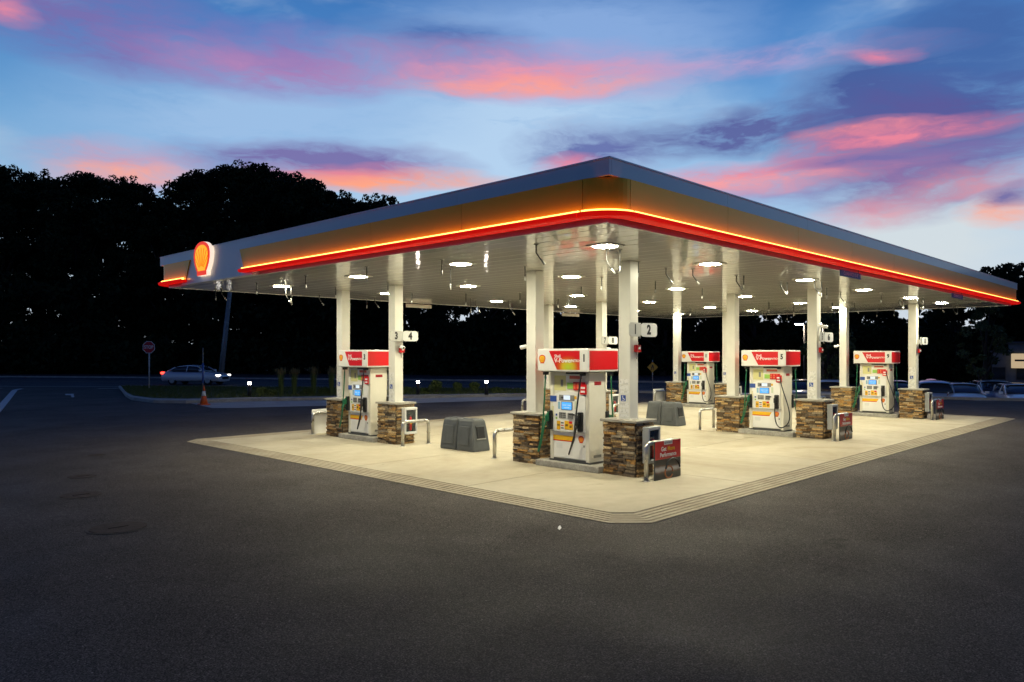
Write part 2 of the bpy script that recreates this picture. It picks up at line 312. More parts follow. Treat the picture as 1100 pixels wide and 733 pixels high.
def text(name,body,size,m,parent,loc,rot=FX,ext=.0015,align='CENTER',sxy=(1,1),bold=0.):
    c=bpy.data.curves.new(name,'FONT'); c.body=body; c.size=size; c.align_x=align; c.align_y='CENTER'; c.extrude=ext; c.offset=bold; c.resolution_u=3
    t=bpy.data.objects.new('tmp',c); col.objects.link(t)
    me=bpy.data.meshes.new_from_object(t.evaluated_get(bpy.context.evaluated_depsgraph_get())); bpy.data.objects.remove(t); me.name=name
    me.materials.clear(); o=mk(name,me,m,parent,loc,rot); o.scale=(sxy[0],sxy[1],1); return o
def copy_tree(o,parent=None):
    c=o.copy(); col.objects.link(c); c.parent=parent
    for ch in list(o.children): copy_tree(ch,c)
    return c
ORD=['first','second','third','fourth','fifth','sixth','seventh']
PECTEN=[(.29,-.5),(.29,-.37),(.345,-.31),(.44,-.15),(.495,.02),(.50,.16),(.475,.26),(.43,.345),(.345,.42),(.235,.475),(.12,.505)]
PECTEN=PECTEN+[(0,.515)]+[(-x,y) for x,y in PECTEN[::-1]]
def sc_poly(p,s,dy=0.): return [(x*s,y*s+dy) for x,y in p]
def inset_poly(p,k,ky=None): ky=ky or k; return [(x*k,(y+.03)*ky-.03) for x,y in p]
def pecten(parent,size,loc,rot,t0=.002,redm=None,yelm=None,ribs=True):
    a=prism('logo_outline',sc_poly(PECTEN,size),0,t0,redm or RED,parent,loc,rot)
    inn=[(x,max(y,-.37)) for x,y in inset_poly(PECTEN,.80,.82)]
    prism('logo_shell',sc_poly(inn,size),t0,t0*2,yelm or YELP,a)
    if ribs:
        bm=bmesh.new()
        for k in range(-3,4):
            ang=k*R(17); x1,y1=math.sin(ang)*.70,-.37+math.cos(ang)*.70; x0,y0=math.sin(ang)*.12+k*.02,-.37+math.cos(ang)*.10
            nx,ny=math.cos(ang)*.009,-math.sin(ang)*.009; lim=.80
            x1*=lim/.9; y1=-.37+(y1+.37)*lim/.9
            q=[(x0-nx,y0-ny),(x0+nx,y0+ny),(x1+nx,y1+ny),(x1-nx,y1-ny)]
            bm.faces.new([bm.verts.new((x*size,y*size,t0*2+.0015)) for x,y in q])
        frombm('logo_rib',bm,redm or RED,a)
    return a
# ------------------------------------------------------------------ ground
AX0,AX1,AY0,AY1=8.25,31.86,5.75,20.2
KR=Vector((42.3,11.35)); KN=Vector((6.85,2.6)).normalized(); KT=Vector((-KN.y,KN.x))
def kd(x,y): return (x-KR.x)*KN.x+(y-KR.y)*KN.y
def sst(t): t=max(0,min(1,t)); return t*t*(3-2*t)
def gz(x,y):
    t=(x-KR.x)*KT.x+(y-KR.y)*KT.y
    return -.80*sst((kd(x,y)-.35)/1.6)*sst((17-t)/6)
xs=[-700,-300,-120,-60,-30,-10,0,10,20,30]+list(np.arange(34,60,.8))+[62,66,72,80,95,120,160,220,320,500,800]
ys=[-700,-300,-120,-60,-40]+list(np.arange(-30,34,1.6))+[38,45,55,70,90,120,160,220,320,500,800]
gv=[(x,y,gz(x,y)) for x in xs for y in ys]; ny=len(ys)
gf=[(i*ny+j,(i+1)*ny+j,(i+1)*ny+j+1,i*ny+j+1) for i in range(len(xs)-1) for j in range(ny-1)]
tag(raw('ground',gv,gf,A_LOT,smoothf=True),kind='structure')
# concrete forecourt: joint bed, slabs, ring of grooved border strips
def ring_poly(d,c=.42):
    x0,x1,y0,y1=AX0+d,AX1-d,AY0+d,AY1-d; k=c+d*-.4
    return [(x0+k,y0),(x1-k,y0),(x1,y0+k),(x1,y1-k),(x1-k,y1),(x0+k,y1),(x0,y1-k),(x0,y0+k)]
fc=tag(raw('forecourt',[(x,y,.004) for x,y in ring_poly(.004)],[tuple(range(8))],JOINT),kind='structure')
bw=.108
for k in range(5):
    a,b=ring_poly(k*bw+.002),ring_poly((k+1)*bw-.020)
    v=[(x,y,z) for z in (.0,.010+.0004*k) for p in (a,b) for x,y in p]; f=[]
    for i in range(8):
        j=(i+1)%8; f+=[(16+i,16+j,24+j,24+i),(i,j,16+j,16+i),(8+j,8+i,24+i,24+j)]
    raw('border_strip',v,f,CONCB,fc)
ix0,ix1,iy0,iy1=AX0+.542,AX1-.542,AY0+.542,AY1-.542; nx_,ny_=6,4
for i in range(nx_):
    for j in range(ny_):
        g=.009; x0=ix0+(ix1-ix0)*i/nx_+g; x1=ix0+(ix1-ix0)*(i+1)/nx_-g; y0=iy0+(iy1-iy0)*j/ny_+g; y1=iy0+(iy1-iy0)*(j+1)/ny_-g
        cx0=.25 if (i,j)==(0,0) else .0; 
        poly=[(x0+cx0,y0),(x1,y0),(x1,y1),(x0,y1)]+([(x0,y0+cx0)] if cx0 else [])
        prism('slab',poly,0.,.013+random.uniform(-.0008,.0008),CONC,fc)
# ------------------------------------------------------------------ canopy
CX0,CX1,CY0,CY1=7.94,32.71,5.92,20.74; ZS,ZR,ZY,ZW,ZT=4.06,4.10,4.19,4.635,4.85
can=empty('canopy',((CX0+CX1)/2,(CY0+CY1)/2,0)); tag(can,'large flat canopy with white top, yellow band and glowing red lower edge over the pumps','canopy')
def C(v): return [(p[0]-can.location.x,p[1]-can.location.y,p[2]) for p in v]
def rectring(name,o,i,z0,z1,m):
    A=[(CX0-o,CY0-o),(CX1+o,CY0-o),(CX1+o,CY1+o),(CX0-o,CY1+o)]; B=[(CX0+i,CY0+i),(CX1-i,CY0+i),(CX1-i,CY1-i),(CX0+i,CY1-i)]
    v=C([(x,y,z) for z in (z0,z1) for p in (A,B) for x,y in p]); f=[]
    for k in range(4):
        j=(k+1)%4; f+=[(k,j,8+j,8+k),(4+j,4+k,12+k,12+j),(8+k,8+j,12+j,12+k),(j,k,4+k,4+j)]
    return raw(name,v,f,m,can)
# white top band in lengths, with joints
def wallseg(name,p0,p1,nrm,th,z0,z1,m,bev=.004):
    d=Vector(p1)-Vector(p0); n=Vector(nrm)
    v=[Vector((*p0,0)),Vector((*p1,0)),Vector((*p1,0))-Vector((*n,0))*th,Vector((*p0,0))-Vector((*n,0))*th]
    vv=C([(p.x,p.y,z) for z in (z0,z1) for p in v])
    return raw(name,vv,[(0,1,2,3)[::-1],(4,5,6,7),(0,1,5,4),(1,2,6,5),(2,3,7,6),(3,0,4,7)],m,can)
def run(name,a,b,nrm,th,z0,z1,m,n,gap=.004):
    a,b=Vector(a),Vector(b)
    for k in range(n):
        p=a.lerp(b,k/n); q=a.lerp(b,(k+1)/n); d=(q-p).normalized()*gap/2
        wallseg(name,p+d,q-d,nrm,th,z0,z1,m)
run('white_fascia',(CX0,CY0),(CX0,CY1),(-1,0),.05,ZW,ZT,WHITE_M,5)
run('white_fascia',(CX0+.051,CY0),(CX1-.051,CY0),(0,-1),.05,ZW,ZT,WHITE_M,8)
run('white_fascia',(CX1,CY0),(CX1,CY1),(1,0),.05,ZW,ZT,WHITE_M,5)
run('white_fascia',(CX0+.051,CY1),(CX1-.051,CY1),(0,1),.05,ZW,ZT,WHITE_M,8)
rectring('coping',.012,.08,ZT+.001,ZT+.022,WHITE_M)
rectring('fascia_core',-.16,.22,ZS-.012,ZW-.002,WHITE_M)
wallseg('white_fascia',(CX0-.008,15.6),(CX0-.008,19.3),(-1,0),.14,ZS-.02,ZW-.002,WHITE_M)
raw('roof_deck',C([(CX0+.06,CY0+.06,ZT-.12),(CX1-.06,CY0+.06,ZT-.12),(CX1-.06,CY1-.06,ZT-.12),(CX0+.06,CY1-.06,ZT-.12)]),[(0,1,2,3)],LGREY,can)
# swept band round the perimeter: path runs from the logo gap over the near corner all the way round
def path():
    r=.42; pts=[]
    def arc(cx,cy,a0):
        return [((cx+r*math.cos(R(a0+k*9))),(cy+r*math.sin(R(a0+k*9)))) for k in range(11)]
    segs=[]
    def straight(a,b,n):
        a,b=Vector(a),Vector(b); return [[tuple(a.lerp(b,k/n)),tuple(a.lerp(b,(k+1)/n))] for k in range(n)]
    x0,x1,y0,y1=CX0,CX1,CY0,CY1
    segs+=straight((x0,15.95),(x0,y0+r),4); segs.append(arc(x0+r,y0+r,180))
    segs+=straight((x0+r,y0),(x1-r,y0),9); segs.append(arc(x1-r,y0+r,270))
    segs+=straight((x1,y0+r),(x1,y1-r),5); segs.append(arc(x1-r,y1-r,0))
    segs+=straight((x1-r,y1),(x0+r,y1),9); segs.append(arc(x0+r,y1-r,90))
    segs+=straight((x0,y1-r),(x0,19.02),1)
    return segs
def sweep(name,pts,prof,m,gap=.003,e0=None,e1=None):
    pts=[Vector(p) for p in pts]; n=len(pts); k=len(prof); v=[]
    for i,p in enumerate(pts):
        d=(pts[min(i+1,n-1)]-pts[max(i-1,0)]).normalized(); nr=Vector((d.y,-d.x))
        if i==0: p=p+d*gap
        if i==n-1: p=p-d*gap
        for o,z in prof:
            sh=0.
            if i==0 and e0: sh=e0*(z-ZY)
            if i==n-1 and e1: sh=e1*(z-ZY)
            q=p+nr*o+d*sh; v.append((q.x,q.y,z))
    f=[(i*k+j,i*k+(j+1)%k,(i+1)*k+(j+1)%k,(i+1)*k+j) for i in range(n-1) for j in range(k)]
    f+=[tuple(range(k)),tuple(range((n-1)*k,n*k))[::-1]]
    me=bpy.data.meshes.new(name); me.from_pydata(C(v),[],f); me.update()
    bm=bmesh.new(); bm.from_mesh(me); bmesh.ops.recalc_face_normals(bm,faces=bm.faces); bm.to_mesh(me); bm.free()
    return mk(name,me,m,can)
SEG=path()
for i,s in enumerate(SEG):
    first,last=i==0,i==len(SEG)-1
    sweep('yellow_panel',s,[(-.02,ZY-.03),(.032,ZY-.03),(.04,ZW-.003),(-.02,ZW-.003)],YEL,.003,-.42 if first else None,.55 if last else None)
    sweep('red_bar',s,[(-.03,ZR),(.145,ZR+.002),(.168,ZR+.014),(.176,ZR+.045),(.168,ZR+.066),(.150,ZR+.074),(.136,ZR+.055),(.07,ZR+.06),(-.03,ZR+.06)],RED_B,.002)
    sweep('light_strip',s,[(.072,ZR+.062),(.104,ZR+.062),(.104,ZR+.104),(.072,ZR+.104)],STRIP,.02)
# soffit pans
npan=61; pw=(CX1-CX0-.36)/npan; 
bm=bmesh.new(); L_=CY1-CY0-.36
prof=[(-pw/2+.004,.03),(-pw/2+.004,.004),(-pw/2+.012,0),(pw/2-.012,0),(pw/2-.004,.004),(pw/2-.004,.03)]
rows=[[bm.verts.new((x,y,z)) for x,z in prof] for y in np.linspace(-L_/2,L_/2,2)]
for a,b in zip(rows,rows[1:]):
    for k in range(5): bm.faces.new((a[k],a[k+1],b[k+1],b[k]))
pan=bpy.data.meshes.new('soffit_panel'); bmesh.ops.recalc_face_normals(bm,faces=bm.faces); bm.to_mesh(pan); bm.free(); pan.materials.append(SOFFIT)
for k in range(npan):
    o=mk('soffit_panel',pan,None,can,(CX0+.18+pw*(k+.5)-can.location.x,0,ZS+random.uniform(-.001,.001)),(0,R(random.uniform(-.35,.35)),0))
raw('soffit_backing',C([(CX0+.17,CY0+.17,ZS+.026),(CX1-.17,CY0+.17,ZS+.026),(CX1-.17,CY1-.17,ZS+.026),(CX0+.17,CY1-.17,ZS+.026)]),[(3,2,1,0)],GREY,can)
# the lit logo box on the left fascia
LOGO_R=mat('logo_lit_red',(.5,.02,.01),.4,emit=(.9,.035,.0),es=.85); LOGO_Y=mat('logo_lit_yellow',(.7,.4,.02),.4,emit=(1.,.43,.0),es=1.0); LOGO_W=mat('logo_lit_edge',(.8,.7,.6),.4,emit=(1.,.80,.62),es=.95)
lo_=(CX0-.02-can.location.x,17.92-can.location.y,4.575); S=.80
lg=prism('logo_sign',[(x*S*1.10,y*S) for x,y in PECTEN],0,.09,LOGO_W,can,lo_,FX)
prism('logo_outline',[(x*S*1.09,y*S*.995) for x,y in PECTEN],.091,.100,LOGO_R,lg)
prism('logo_shell',[(x*S*1.08,max(y,-.36)*S) for x,y in inset_poly(PECTEN,.80,.82)],.101,.106,LOGO_Y,lg)
bm=bmesh.new()
for k in range(-3,4):
    a=k*R(16); tubebm(bm,[(math.sin(a)*.10+k*.012,-.27+math.cos(a)*.10,.107),(math.sin(a)*.53,-.27+math.cos(a)*.53,.107)],.006,4)
frombm('logo_rib',bm,LOGO_R,lg)
# ------------------------------------------------------------------ canopy lights
LX=[9.88,13.25,17.7,21.55,25.6,29.0]; LY=[7.45,10.95,14.4,17.85]
def rsq(h,r,n=4):
    return [(sx_*(h-r)+r*math.cos(R(a0+90*k/n)),sy_*(h-r)+r*math.sin(R(a0+90*k/n))) for sx_,sy_,a0 in ((1,1,0),(-1,1,90),(-1,-1,180),(1,-1,270)) for k in range(n+1)]
lt=empty('canopy_light',(0,0,ZS)); prism('housing',rsq(.26,.11),-.014,-.002,PUMPW,lt); prism('lens',rsq(.165,.08),-.019,-.0145,LAMP,lt)
for i,x in enumerate(LX):
    for j,y in enumerate(LY):
        o=lt if (i,j)==(0,0) else copy_tree(lt)
        o.location=(x,y,ZS-.002)
        tag(o,f'square ceiling light, {ORD[i]} from the logo side, {ORD[j]} from the right-hand fascia','ceiling light','ceiling lights under the canopy')
# ------------------------------------------------------------------ hanging suppression nozzles (photo x, y top incl. reflection, y bottom)
NZ=[(576,246,279,1),(564,277,294,0),(646.4,287.8,307.6,0),(685.6,270.4,292.2,0),(715.5,279,295.7,1),(704,295.2,308.2,0),(624.5,302.5,313.8,0),(610.8,313,325,0),(599.4,313.5,327.7,0),(558.6,308.5,320.6,0),(651.5,247,288.6,1),(666,248,288.6,0),
(393.9,278,295,0),(416.7,295,310,0),(343,309.3,323.7,1),(360.7,302.5,314,0),(394,314,327.8,0),(402.7,313.4,326.4,1),(442.6,308.7,321.2,0),(474.8,266.4,291,0),(744.3,278,300,1),(754.4,301,317.8,0),(791,286.4,305.5,1),(799,286.4,305.5,0),(741.6,324.6,337,0),(826,315,334,0),(839,295.2,309,1),(845.6,295.2,311,0),(882.5,287,317,0),(875,290,314,1),(888,302.7,315,0),(903,308.9,319.4,1),(894,319.8,330,0),(918,315.7,334,1),(852.7,312,336.9,0),(823.4,331.4,341,0),(845.6,331.4,342.3,0),(942,328.7,336.9,0),(946.6,307,322,0),(484,268,307.6,0),(500.5,303.5,326.8,0),(505.8,308,333.5,0),(511,311,332.8,1),(548,311,335,1),(986,308,330,1),(992,309,331,0),(966,317,326,1),(970.6,316,327,0),(960.5,327,335.7,0),(1010,315,333,1),(1024,323,335,1),(1028.7,323.6,335,0),(275.5,294,312.5,0),(307,291,323,1),(313,291,323,0),(328.7,288,303.5,0),(231.7,304,318.7,0),(238,302.7,318,1)]
names={}; PIPE=mat('pipe_dark',(.05,.048,.045),.55)
for x,a,b,bent in NZ:
    m=(a+b)/2; p=P(x,m,ZS); p.x=min(max(p.x,CX0+.5),CX1-.4); p.y=min(max(p.y,CY0+.5),CY1-.4)
    dep=p.x*FW[0]+p.y*FW[1]; Ln=max(.30,(b-m)*dep/F_PX*1.2)
    t=empty('nozzle_pipe',(p.x,p.y,ZS))
    tube('pipe',[(0,0,.0),(0,0,-Ln*.72)] if not bent else [(0,0,0),(0,0,-Ln*.45),(.02,-.02,-Ln*.6),(.06,-.06,-Ln*.85)],.013,PIPE,t,6)
    e=(0,0,-Ln*.72) if not bent else (.06,-.06,-Ln*.85)
    bm=bmesh.new(); d=Vector((0,0,-1)) if not bent else Vector((.4,-.4,-.8)).normalized(); e=Vector(e)
    tubebm(bm,[e,e+d*.03,e+d*.06,e+d*Ln*.28],[.016,.019,.015,.022],8); frombm('nozzle',bm,GALV,t,True)
    tube('flange',[(0,0,0),(0,0,-.012)],.045,GALV,t,10)
    i=min(range(6),key=lambda k:abs(LX[k]-p.x)); j=min(range(4),key=lambda k:abs(LY[k]-p.y))
    names.setdefault((bent,i,j),[]).append((x,t))
for (bent,i,j),L_ in names.items():
    L_.sort(key=lambda q:q[0])
    for k,(x,t) in enumerate(L_):
        w_='' if len(L_)==1 else (', left one' if k==0 else ', right one' if k==len(L_)-1 else f', {ORD[k]} one')
        tag(t,f'{"bent" if bent else "straight"} hanging pipe by light {ORD[i]} from logo side, {ORD[j]} from right{w_}','nozzle pipe','suppression nozzles hanging from the canopy ceiling')
# ------------------------------------------------------------------ clearance boards
for k,(x,y,lab,m,nr) in enumerate([(16.4,CY0+.02,'blue clearance board under the right-hand fascia, nearer one',BLUE,-1),(24.7,CY0+.02,'blue clearance board under the right-hand fascia, farther one',BLUE,-1),
    (16.7,CY1-.05,'cream hanging board under the far fascia, seen beside the 4 sign',PUMPC,1),(25.0,CY1-.05,'cream hanging board under the far fascia above the first dispenser',PUMPC,1)]):
    t=empty('clearance_board',(x,y,0)); tag(t,lab,'sign board','clearance boards under the canopy edge')
    box('panel',-.57,.57,-.012,.012,3.90,4.03,m,t,.004)
    if k<2: text('lettering',"CLEARANCE 13'-0\"",.10,WHT,t,(0,-.0135,3.965),FY)
    for s in (-.45,.45): tube('hanger',[(s,0,4.03),(s,0,4.10)],.008,GALV,t,6)
# ------------------------------------------------------------------ islands
PX=[11.885,20.56,29.23]; PY=[9.65,16.90]
NUM=[['1','3'],['5','7'],['9','11']]; NUM2=[['2','4'],['6','8'],['10','12']]
WHERE=[['nearest to the camera','at the left, behind dispenser 1'],['in the middle of the right-hand row','behind dispenser 1, mostly hidden'],['at the far right','far back, between the columns']]
PIER_W,PIER_D,PIER_H=.733,.571,1.0
def stones_for(parent,single,seed):
    rnd=random.Random(seed); courses=21; ch=(PIER_H-.004)/courses
    bmj=None if single else bmesh.new()
    hw,hd=PIER_W/2,PIER_D/2
    for c in range(courses):
        z0=c*ch+.001; split=[]
        for face in range(4):
            length=PIER_W if face in (0,2) else PIER_D-.0
            x=-length/2; 
            if face in (1,3): x+=.0; 
            while x<length/2-.02:
                l=rnd.uniform(.11,.32)
                if length/2-(x+l)<.09: l=length/2-x
                out=rnd.uniform(.002,.048); hh=ch-.004 if rnd.random()>.22 else ch*.6
                split.append((face,x+.002,x+l-.002,z0,z0+hh,out))
                if hh<ch*.7: split.append((face,x+.002,x+l-.002,z0+hh+.003,z0+ch-.003,rnd.uniform(.002,.045)))
                x+=l
        for face,a,b,za,zb,out in split:
            if face in (0,2):
                s=-1 if face==0 else 1
                bx=(s*(hd-.03),s*(hd+out),a,b)
                if s<0: bx=(-(hd+out),-(hd-.03),a,b)
            else:
                s=-1 if face==1 else 1; yy=(-(hw+out),-(hw-.03)) if s<0 else (hw-.03,hw+out)
                bx=(max(a,-hd+.031),min(b,hd-.031),yy[0],yy[1])
                if bx[1]-bx[0]<.03: continue
            if single:
                key=rnd.randrange(10); me=STONE_ME[key]
                o=mk('stone',me,None,parent,((bx[0]+bx[1])/2,(bx[2]+bx[3])/2,(za+zb)/2)); o.scale=(bx[1]-bx[0],bx[3]-bx[2],zb-za)
            else: stonebm(bmj,rnd,bx,za,zb)
    if not single:
        o=frombm('stonework',bmj,STONE,parent); o['kind']='stuff'
def stonebm(bm,rnd,bx,za,zb):
    c=[((bx[0]+bx[1])/2,(bx[2]+bx[3])/2,(za+zb)/2),(bx[1]-bx[0],bx[3]-bx[2],zb-za)]
    r=bmesh.ops.create_cube(bm,size=1.)
    for v in r['verts']:
        v.co=Vector(tuple(c[0][k]+c[1][k]*(v.co[k]+rnd.uniform(-.045,.045)) for k in range(3)))
STONE_ME=[]
for k in range(10):
    bm=bmesh.new(); bmesh.ops.create_cube(bm,size=1.); bmesh.ops.subdivide_edges(bm,edges=bm.edges[:],cuts=1,use_grid_fill=True)
    for v in bm.verts:
        v.co*=1-.03*sum(1 for q in v.co if abs(q)>.49)*.6
        v.co+=Vector([random.uniform(-.035,.035) for _ in range(3)])
    me=bpy.data.meshes.new('stone'); bm.to_mesh(me); bm.free(); me.materials.append(STONE); STONE_ME.append(me)
NOTICE=noisy('notice_paper',[(.42,(.60,.59,.55)),(.5,(.78,.77,.73))],16,.6,0,1,2)
def pier(x,y,single,label,seed):
    t=empty('stone_pier',(x,y,.012)); tag(t,label,'stone pier','stone piers at the ends of the pump islands')
    box('core',-PIER_D/2+.005,PIER_D/2-.005,-PIER_W/2+.005,PIER_W/2-.005,0,PIER_H,MORTAR,t)
    stones_for(t,single,seed)
    box('cap',-PIER_D/2-.055,PIER_D/2+.055,-PIER_W/2-.055,PIER_W/2+.055,PIER_H+.001,PIER_H+.05,CAPM,t,.008)
    return t
def column(x,y,label,notice):
    t=empty('canopy_column',(x,y,0)); tag(t,label,'column','square white canopy columns')
    z0=PIER_H+.0635; bm=bmesh.new(); bbox(bm,-.132,.132,-.132,.132,z0,ZS+.0,.012,2); frombm('shaft',bm,COLW,t)
    box('base_plate',-.15,.15,-.15,.15,z0-.001,z0+.012,COLW,t,.003)
    if notice:
        for k,(za,zb) in enumerate(((1.72,1.82),(1.62,1.70),(1.55,1.60),(1.28,1.37),(1.18,1.25),(1.10,1.15))):
            box('notice',-.1355,-.1325,-.10,.105,za,zb,NOTICE,t)
        s=box('access_sign',-.1365,-.133,-.035,.075,1.40,1.515,BLUE,t)
        bm=bmesh.new(); tubebm(bm,[(-.137,.03,1.492),(-.137,.03,1.47),(-.137,.028,1.448),(-.137,.0,1.448),(-.137,-.012,1.418)],.007,4)
        bmesh.ops.create_circle(bm,cap_ends=True,radius=.009,segments=8,matrix=Matrix.Translation((-.1385,.032,1.498))@Matrix.Rotation(R(90),4,'Y'))
        tubebm(bm,[(-.137,.036+.026*math.cos(a)-.012,1.435+.024*math.sin(a)) for a in np.linspace(R(100),R(340),9)],.005,4)
        frombm('wheelchair_mark',bm,WHT,s)
    return t
def number_sign(x,y,a,b,label):
    t=empty('number_sign',(x,y,2.75)); tag(t,label,'number sign','pump number signs on the columns')
    for s,num in ((-1,a),(1,b)):
        pl=prism('plate',[(px_+s*.232,py_) for px_,py_ in [(u*.225/.13,v) for u,v in rsq(.13,.05)]],-.006,.006,mat('plate_white',(.62,.62,.60),.5) if s>0 else mat('plate_shaded',(.42,.42,.40),.5),t,(0,0,0),(R(90),0,-s*R(7)))  # left plate: same white with its shading put into the colour
        text('number',num,.24,BLK,pl,(s*(.225 if len(num)==1 else .22),-.003,.0075),(0,0,0),.001,sxy=(.9 if len(num)==1 else .65,1),bold=.012)
    box('bracket',-.015,.015,.0,.14,-.10,.05,LGREY,t)
    tube('post',[(0,.015,-.17),(0,.015,.13)],.012,LGREY,t,6)
def pull_station(x,y,label):
    t=empty('pull_station',(x,y,2.40)); tag(t,label,'alarm box','red emergency pull boxes on the columns')
    box('box',-.075,.075,-.07,-.001,-.07,.07,RED,t,.01); box('handle',-.03,.03,-.085,-.0705,-.02,.03,WHT,t,.003); tube('conduit',[(0,-.02,-.20),(0,-.02,-.071)],.012,GALV,t,6)
def cabinet(x,y,label,frame):
    t=empty('extinguisher_cabinet',(x,y,.6)); tag(t,label,'cabinet','extinguisher cabinets on the stone piers')
    w_,h_,d=.20,.335,.14
    for n,(a,b,c,e) in (('frame_side',(-w_,-w_+.05,-h_,h_)),('frame_side',(w_-.05,w_,-h_,h_)),('frame_rail',(-w_+.0505,w_-.0505,-h_,-h_+.06)),('frame_rail',(-w_+.0505,w_-.0505,h_-.06,h_))):
        box(n,a,b,-d,-.001,c,e,frame,t,.006)
    box('back_plate',-w_+.0505,w_-.0505,-.03,-.001,-h_+.061,h_-.061,DGREY,t)
    pn=box('pane',-w_+.0505,w_-.0505,-.118,-.114,-h_+.061,h_-.061,GLASS_T,t)
    bm=bmesh.new(); tubebm(bm,[(0,-.075,-.25),(0,-.075,-.235),(0,-.075,.08),(0,-.075,.12),(0,-.075,.14)],[.04,.055,.055,.035,.018],12); e=frombm('extinguisher',bm,RED,t,True)
    box('extinguisher_head',-.02,.02,-.10,-.05,.141,.18,BLK,e); box('extinguisher_tag',-.03,.03,-.137,-.131,-.08,.03,YELP,e)
def hoop(x,y,label,h=.60,half=.41):
    t=empty('hoop_bollard',(x,y,.012)); tag(t,label,'bollard','steel hoop bollards at the island ends')
    r=.11; pts=[(-half,0,0),(-half,0,h-r)]+[(-half+r-r*math.cos(R(a)),0,h-r+r*math.sin(R(a))) for a in (22,45,67,90)]+[(half-r+r*math.sin(R(a)),0,h-r+r*math.cos(R(a))) for a in (0,22,45,67,90)]+[(half,0,0)]
    tube('hoop',pts,.042,STEEL,t,12)
    for s in (-half,half): tube('base_ring',[(s,0,0),(s,0,.012)],.075,STEEL,t,12)
    return t
def panel_print(name):
    """printed picture: dark arcs and a warm tone, as on the advertising board"""
    m=bpy.data.materials.new(name); m.use_nodes=True; t=m.node_tree; b=t.nodes['Principled BSDF']
    tcn=t.nodes.new('ShaderNodeTexCoord'); wv=t.nodes.new('ShaderNodeTexWave'); wv.wave_type='RINGS'; wv.inputs['Scale'].default_value=1.3; wv.inputs['Distortion'].default_value=3; wv.inputs['Detail'].default_value=3
    mp=t.nodes.new('ShaderNodeMapping'); mp.inputs['Location'].default_value=(-.2,0,-.05); t.links.new(tcn.outputs['Object'],mp.inputs[0]); t.links.new(mp.outputs[0],wv.inputs['Vector'])
    c=t.nodes.new('ShaderNodeValToRGB'); e=c.color_ramp.elements
    for q in ((.35,),(.6,),(.8,)): e.new(q[0])
    for q,v in zip(e,((.02,.017,.015),(.05,.04,.035),(.14,.07,.04),(.30,.27,.25),(.55,.53,.5))): q.color=(*v,1)
    t.links.new(wv.outputs['Fac'],c.inputs[0]); t.links.new(c.outputs[0],b.inputs['Base Color']); b.inputs['Roughness'].default_value=.35; return m
ADPIC=panel_print('engine_print')
def ad_board(x,y,label,front=True):
    t=empty('ad_board',(x,y,.012)); tag(t,label,'ad board','advertising boards on the hoop bollards')
    h,hl=.70,.43
    box('panel',-hl,hl,-.016,.016,.0,h,PUMPW if not front else DGREY,t,.004)
    if front:
        box('red_print',-hl+.004,hl-.004,-.0185,-.0165,.37,h-.004,RED,t)
        box('picture',-hl+.004,hl-.004,-.0185,-.0165,.01,.369,ADPIC,t)
        bm=bmesh.new(); tubebm(bm,[(.15+.24*math.cos(a),-.019,.14+.22*math.sin(a)) for a in np.linspace(R(10),R(170),14)],.022,6); frombm('print_arc',bm,BLK,t)
        bm=bmesh.new(); tubebm(bm,[(.02+.13*math.cos(a),-.019,.12+.11*math.sin(a)) for a in np.linspace(R(0),R(330),16)],.016,6); frombm('print_ring',bm,mat('print_copper',(.45,.16,.06),.4),t)
        box('tab',-.14,.14,-.021,-.0188,h-.075,h-.002,WHT,t)
        text('tab_lettering','REWARDS',.055,GREY,t,(0,-.0225,h-.038),FY)
        text('lettering','Get',.11,WHT,t,(-.15,-.0200,.55),FY,bold=.003); text('lettering','More',.11,YELP,t,(.10,-.0200,.55),FY,bold=.003)
        text('lettering','Performance',.105,WHT,t,(0,-.0200,.445),FY,bold=.003)
    return t
# ------------------------------------------------------------------ dispenser
def hdr_print():
    m=bpy.data.materials.new('header_print'); m.use_nodes=True; t=m.node_tree; b=t.nodes['Principled BSDF']
    tcn=t.nodes.new('ShaderNodeTexCoord'); mp=t.nodes.new('ShaderNodeMapping'); t.links.new(tcn.outputs['Object'],mp.inputs[0])
    mp.inputs['Location'].default_value=(-.45,.62,0); mp.inputs['Scale'].default_value=(3.0,4.2,0)
    g=t.nodes.new('ShaderNodeTexGradient'); g.gradient_type='SPHERICAL'; t.links.new(mp.outputs[0],g.inputs[0])
    c=t.nodes.new('ShaderNodeValToRGB'); e=c.color_ramp.elements; e.new(.4); e.new(.7)
    for q,(p,v) in zip(e,((0,(.60,.006,.008)),(.3,(.60,.09,.006)),(.6,(.55,.42,.02)),(1,(.42,.58,.04)))): q.position=p; q.color=(*v,1)
    t.links.new(g.outputs[0],c.inputs[0]); t.links.new(c.outputs[0],b.inputs['Base Color']); b.inputs['Roughness'].default_value=.35; return m
HDR=hdr_print()
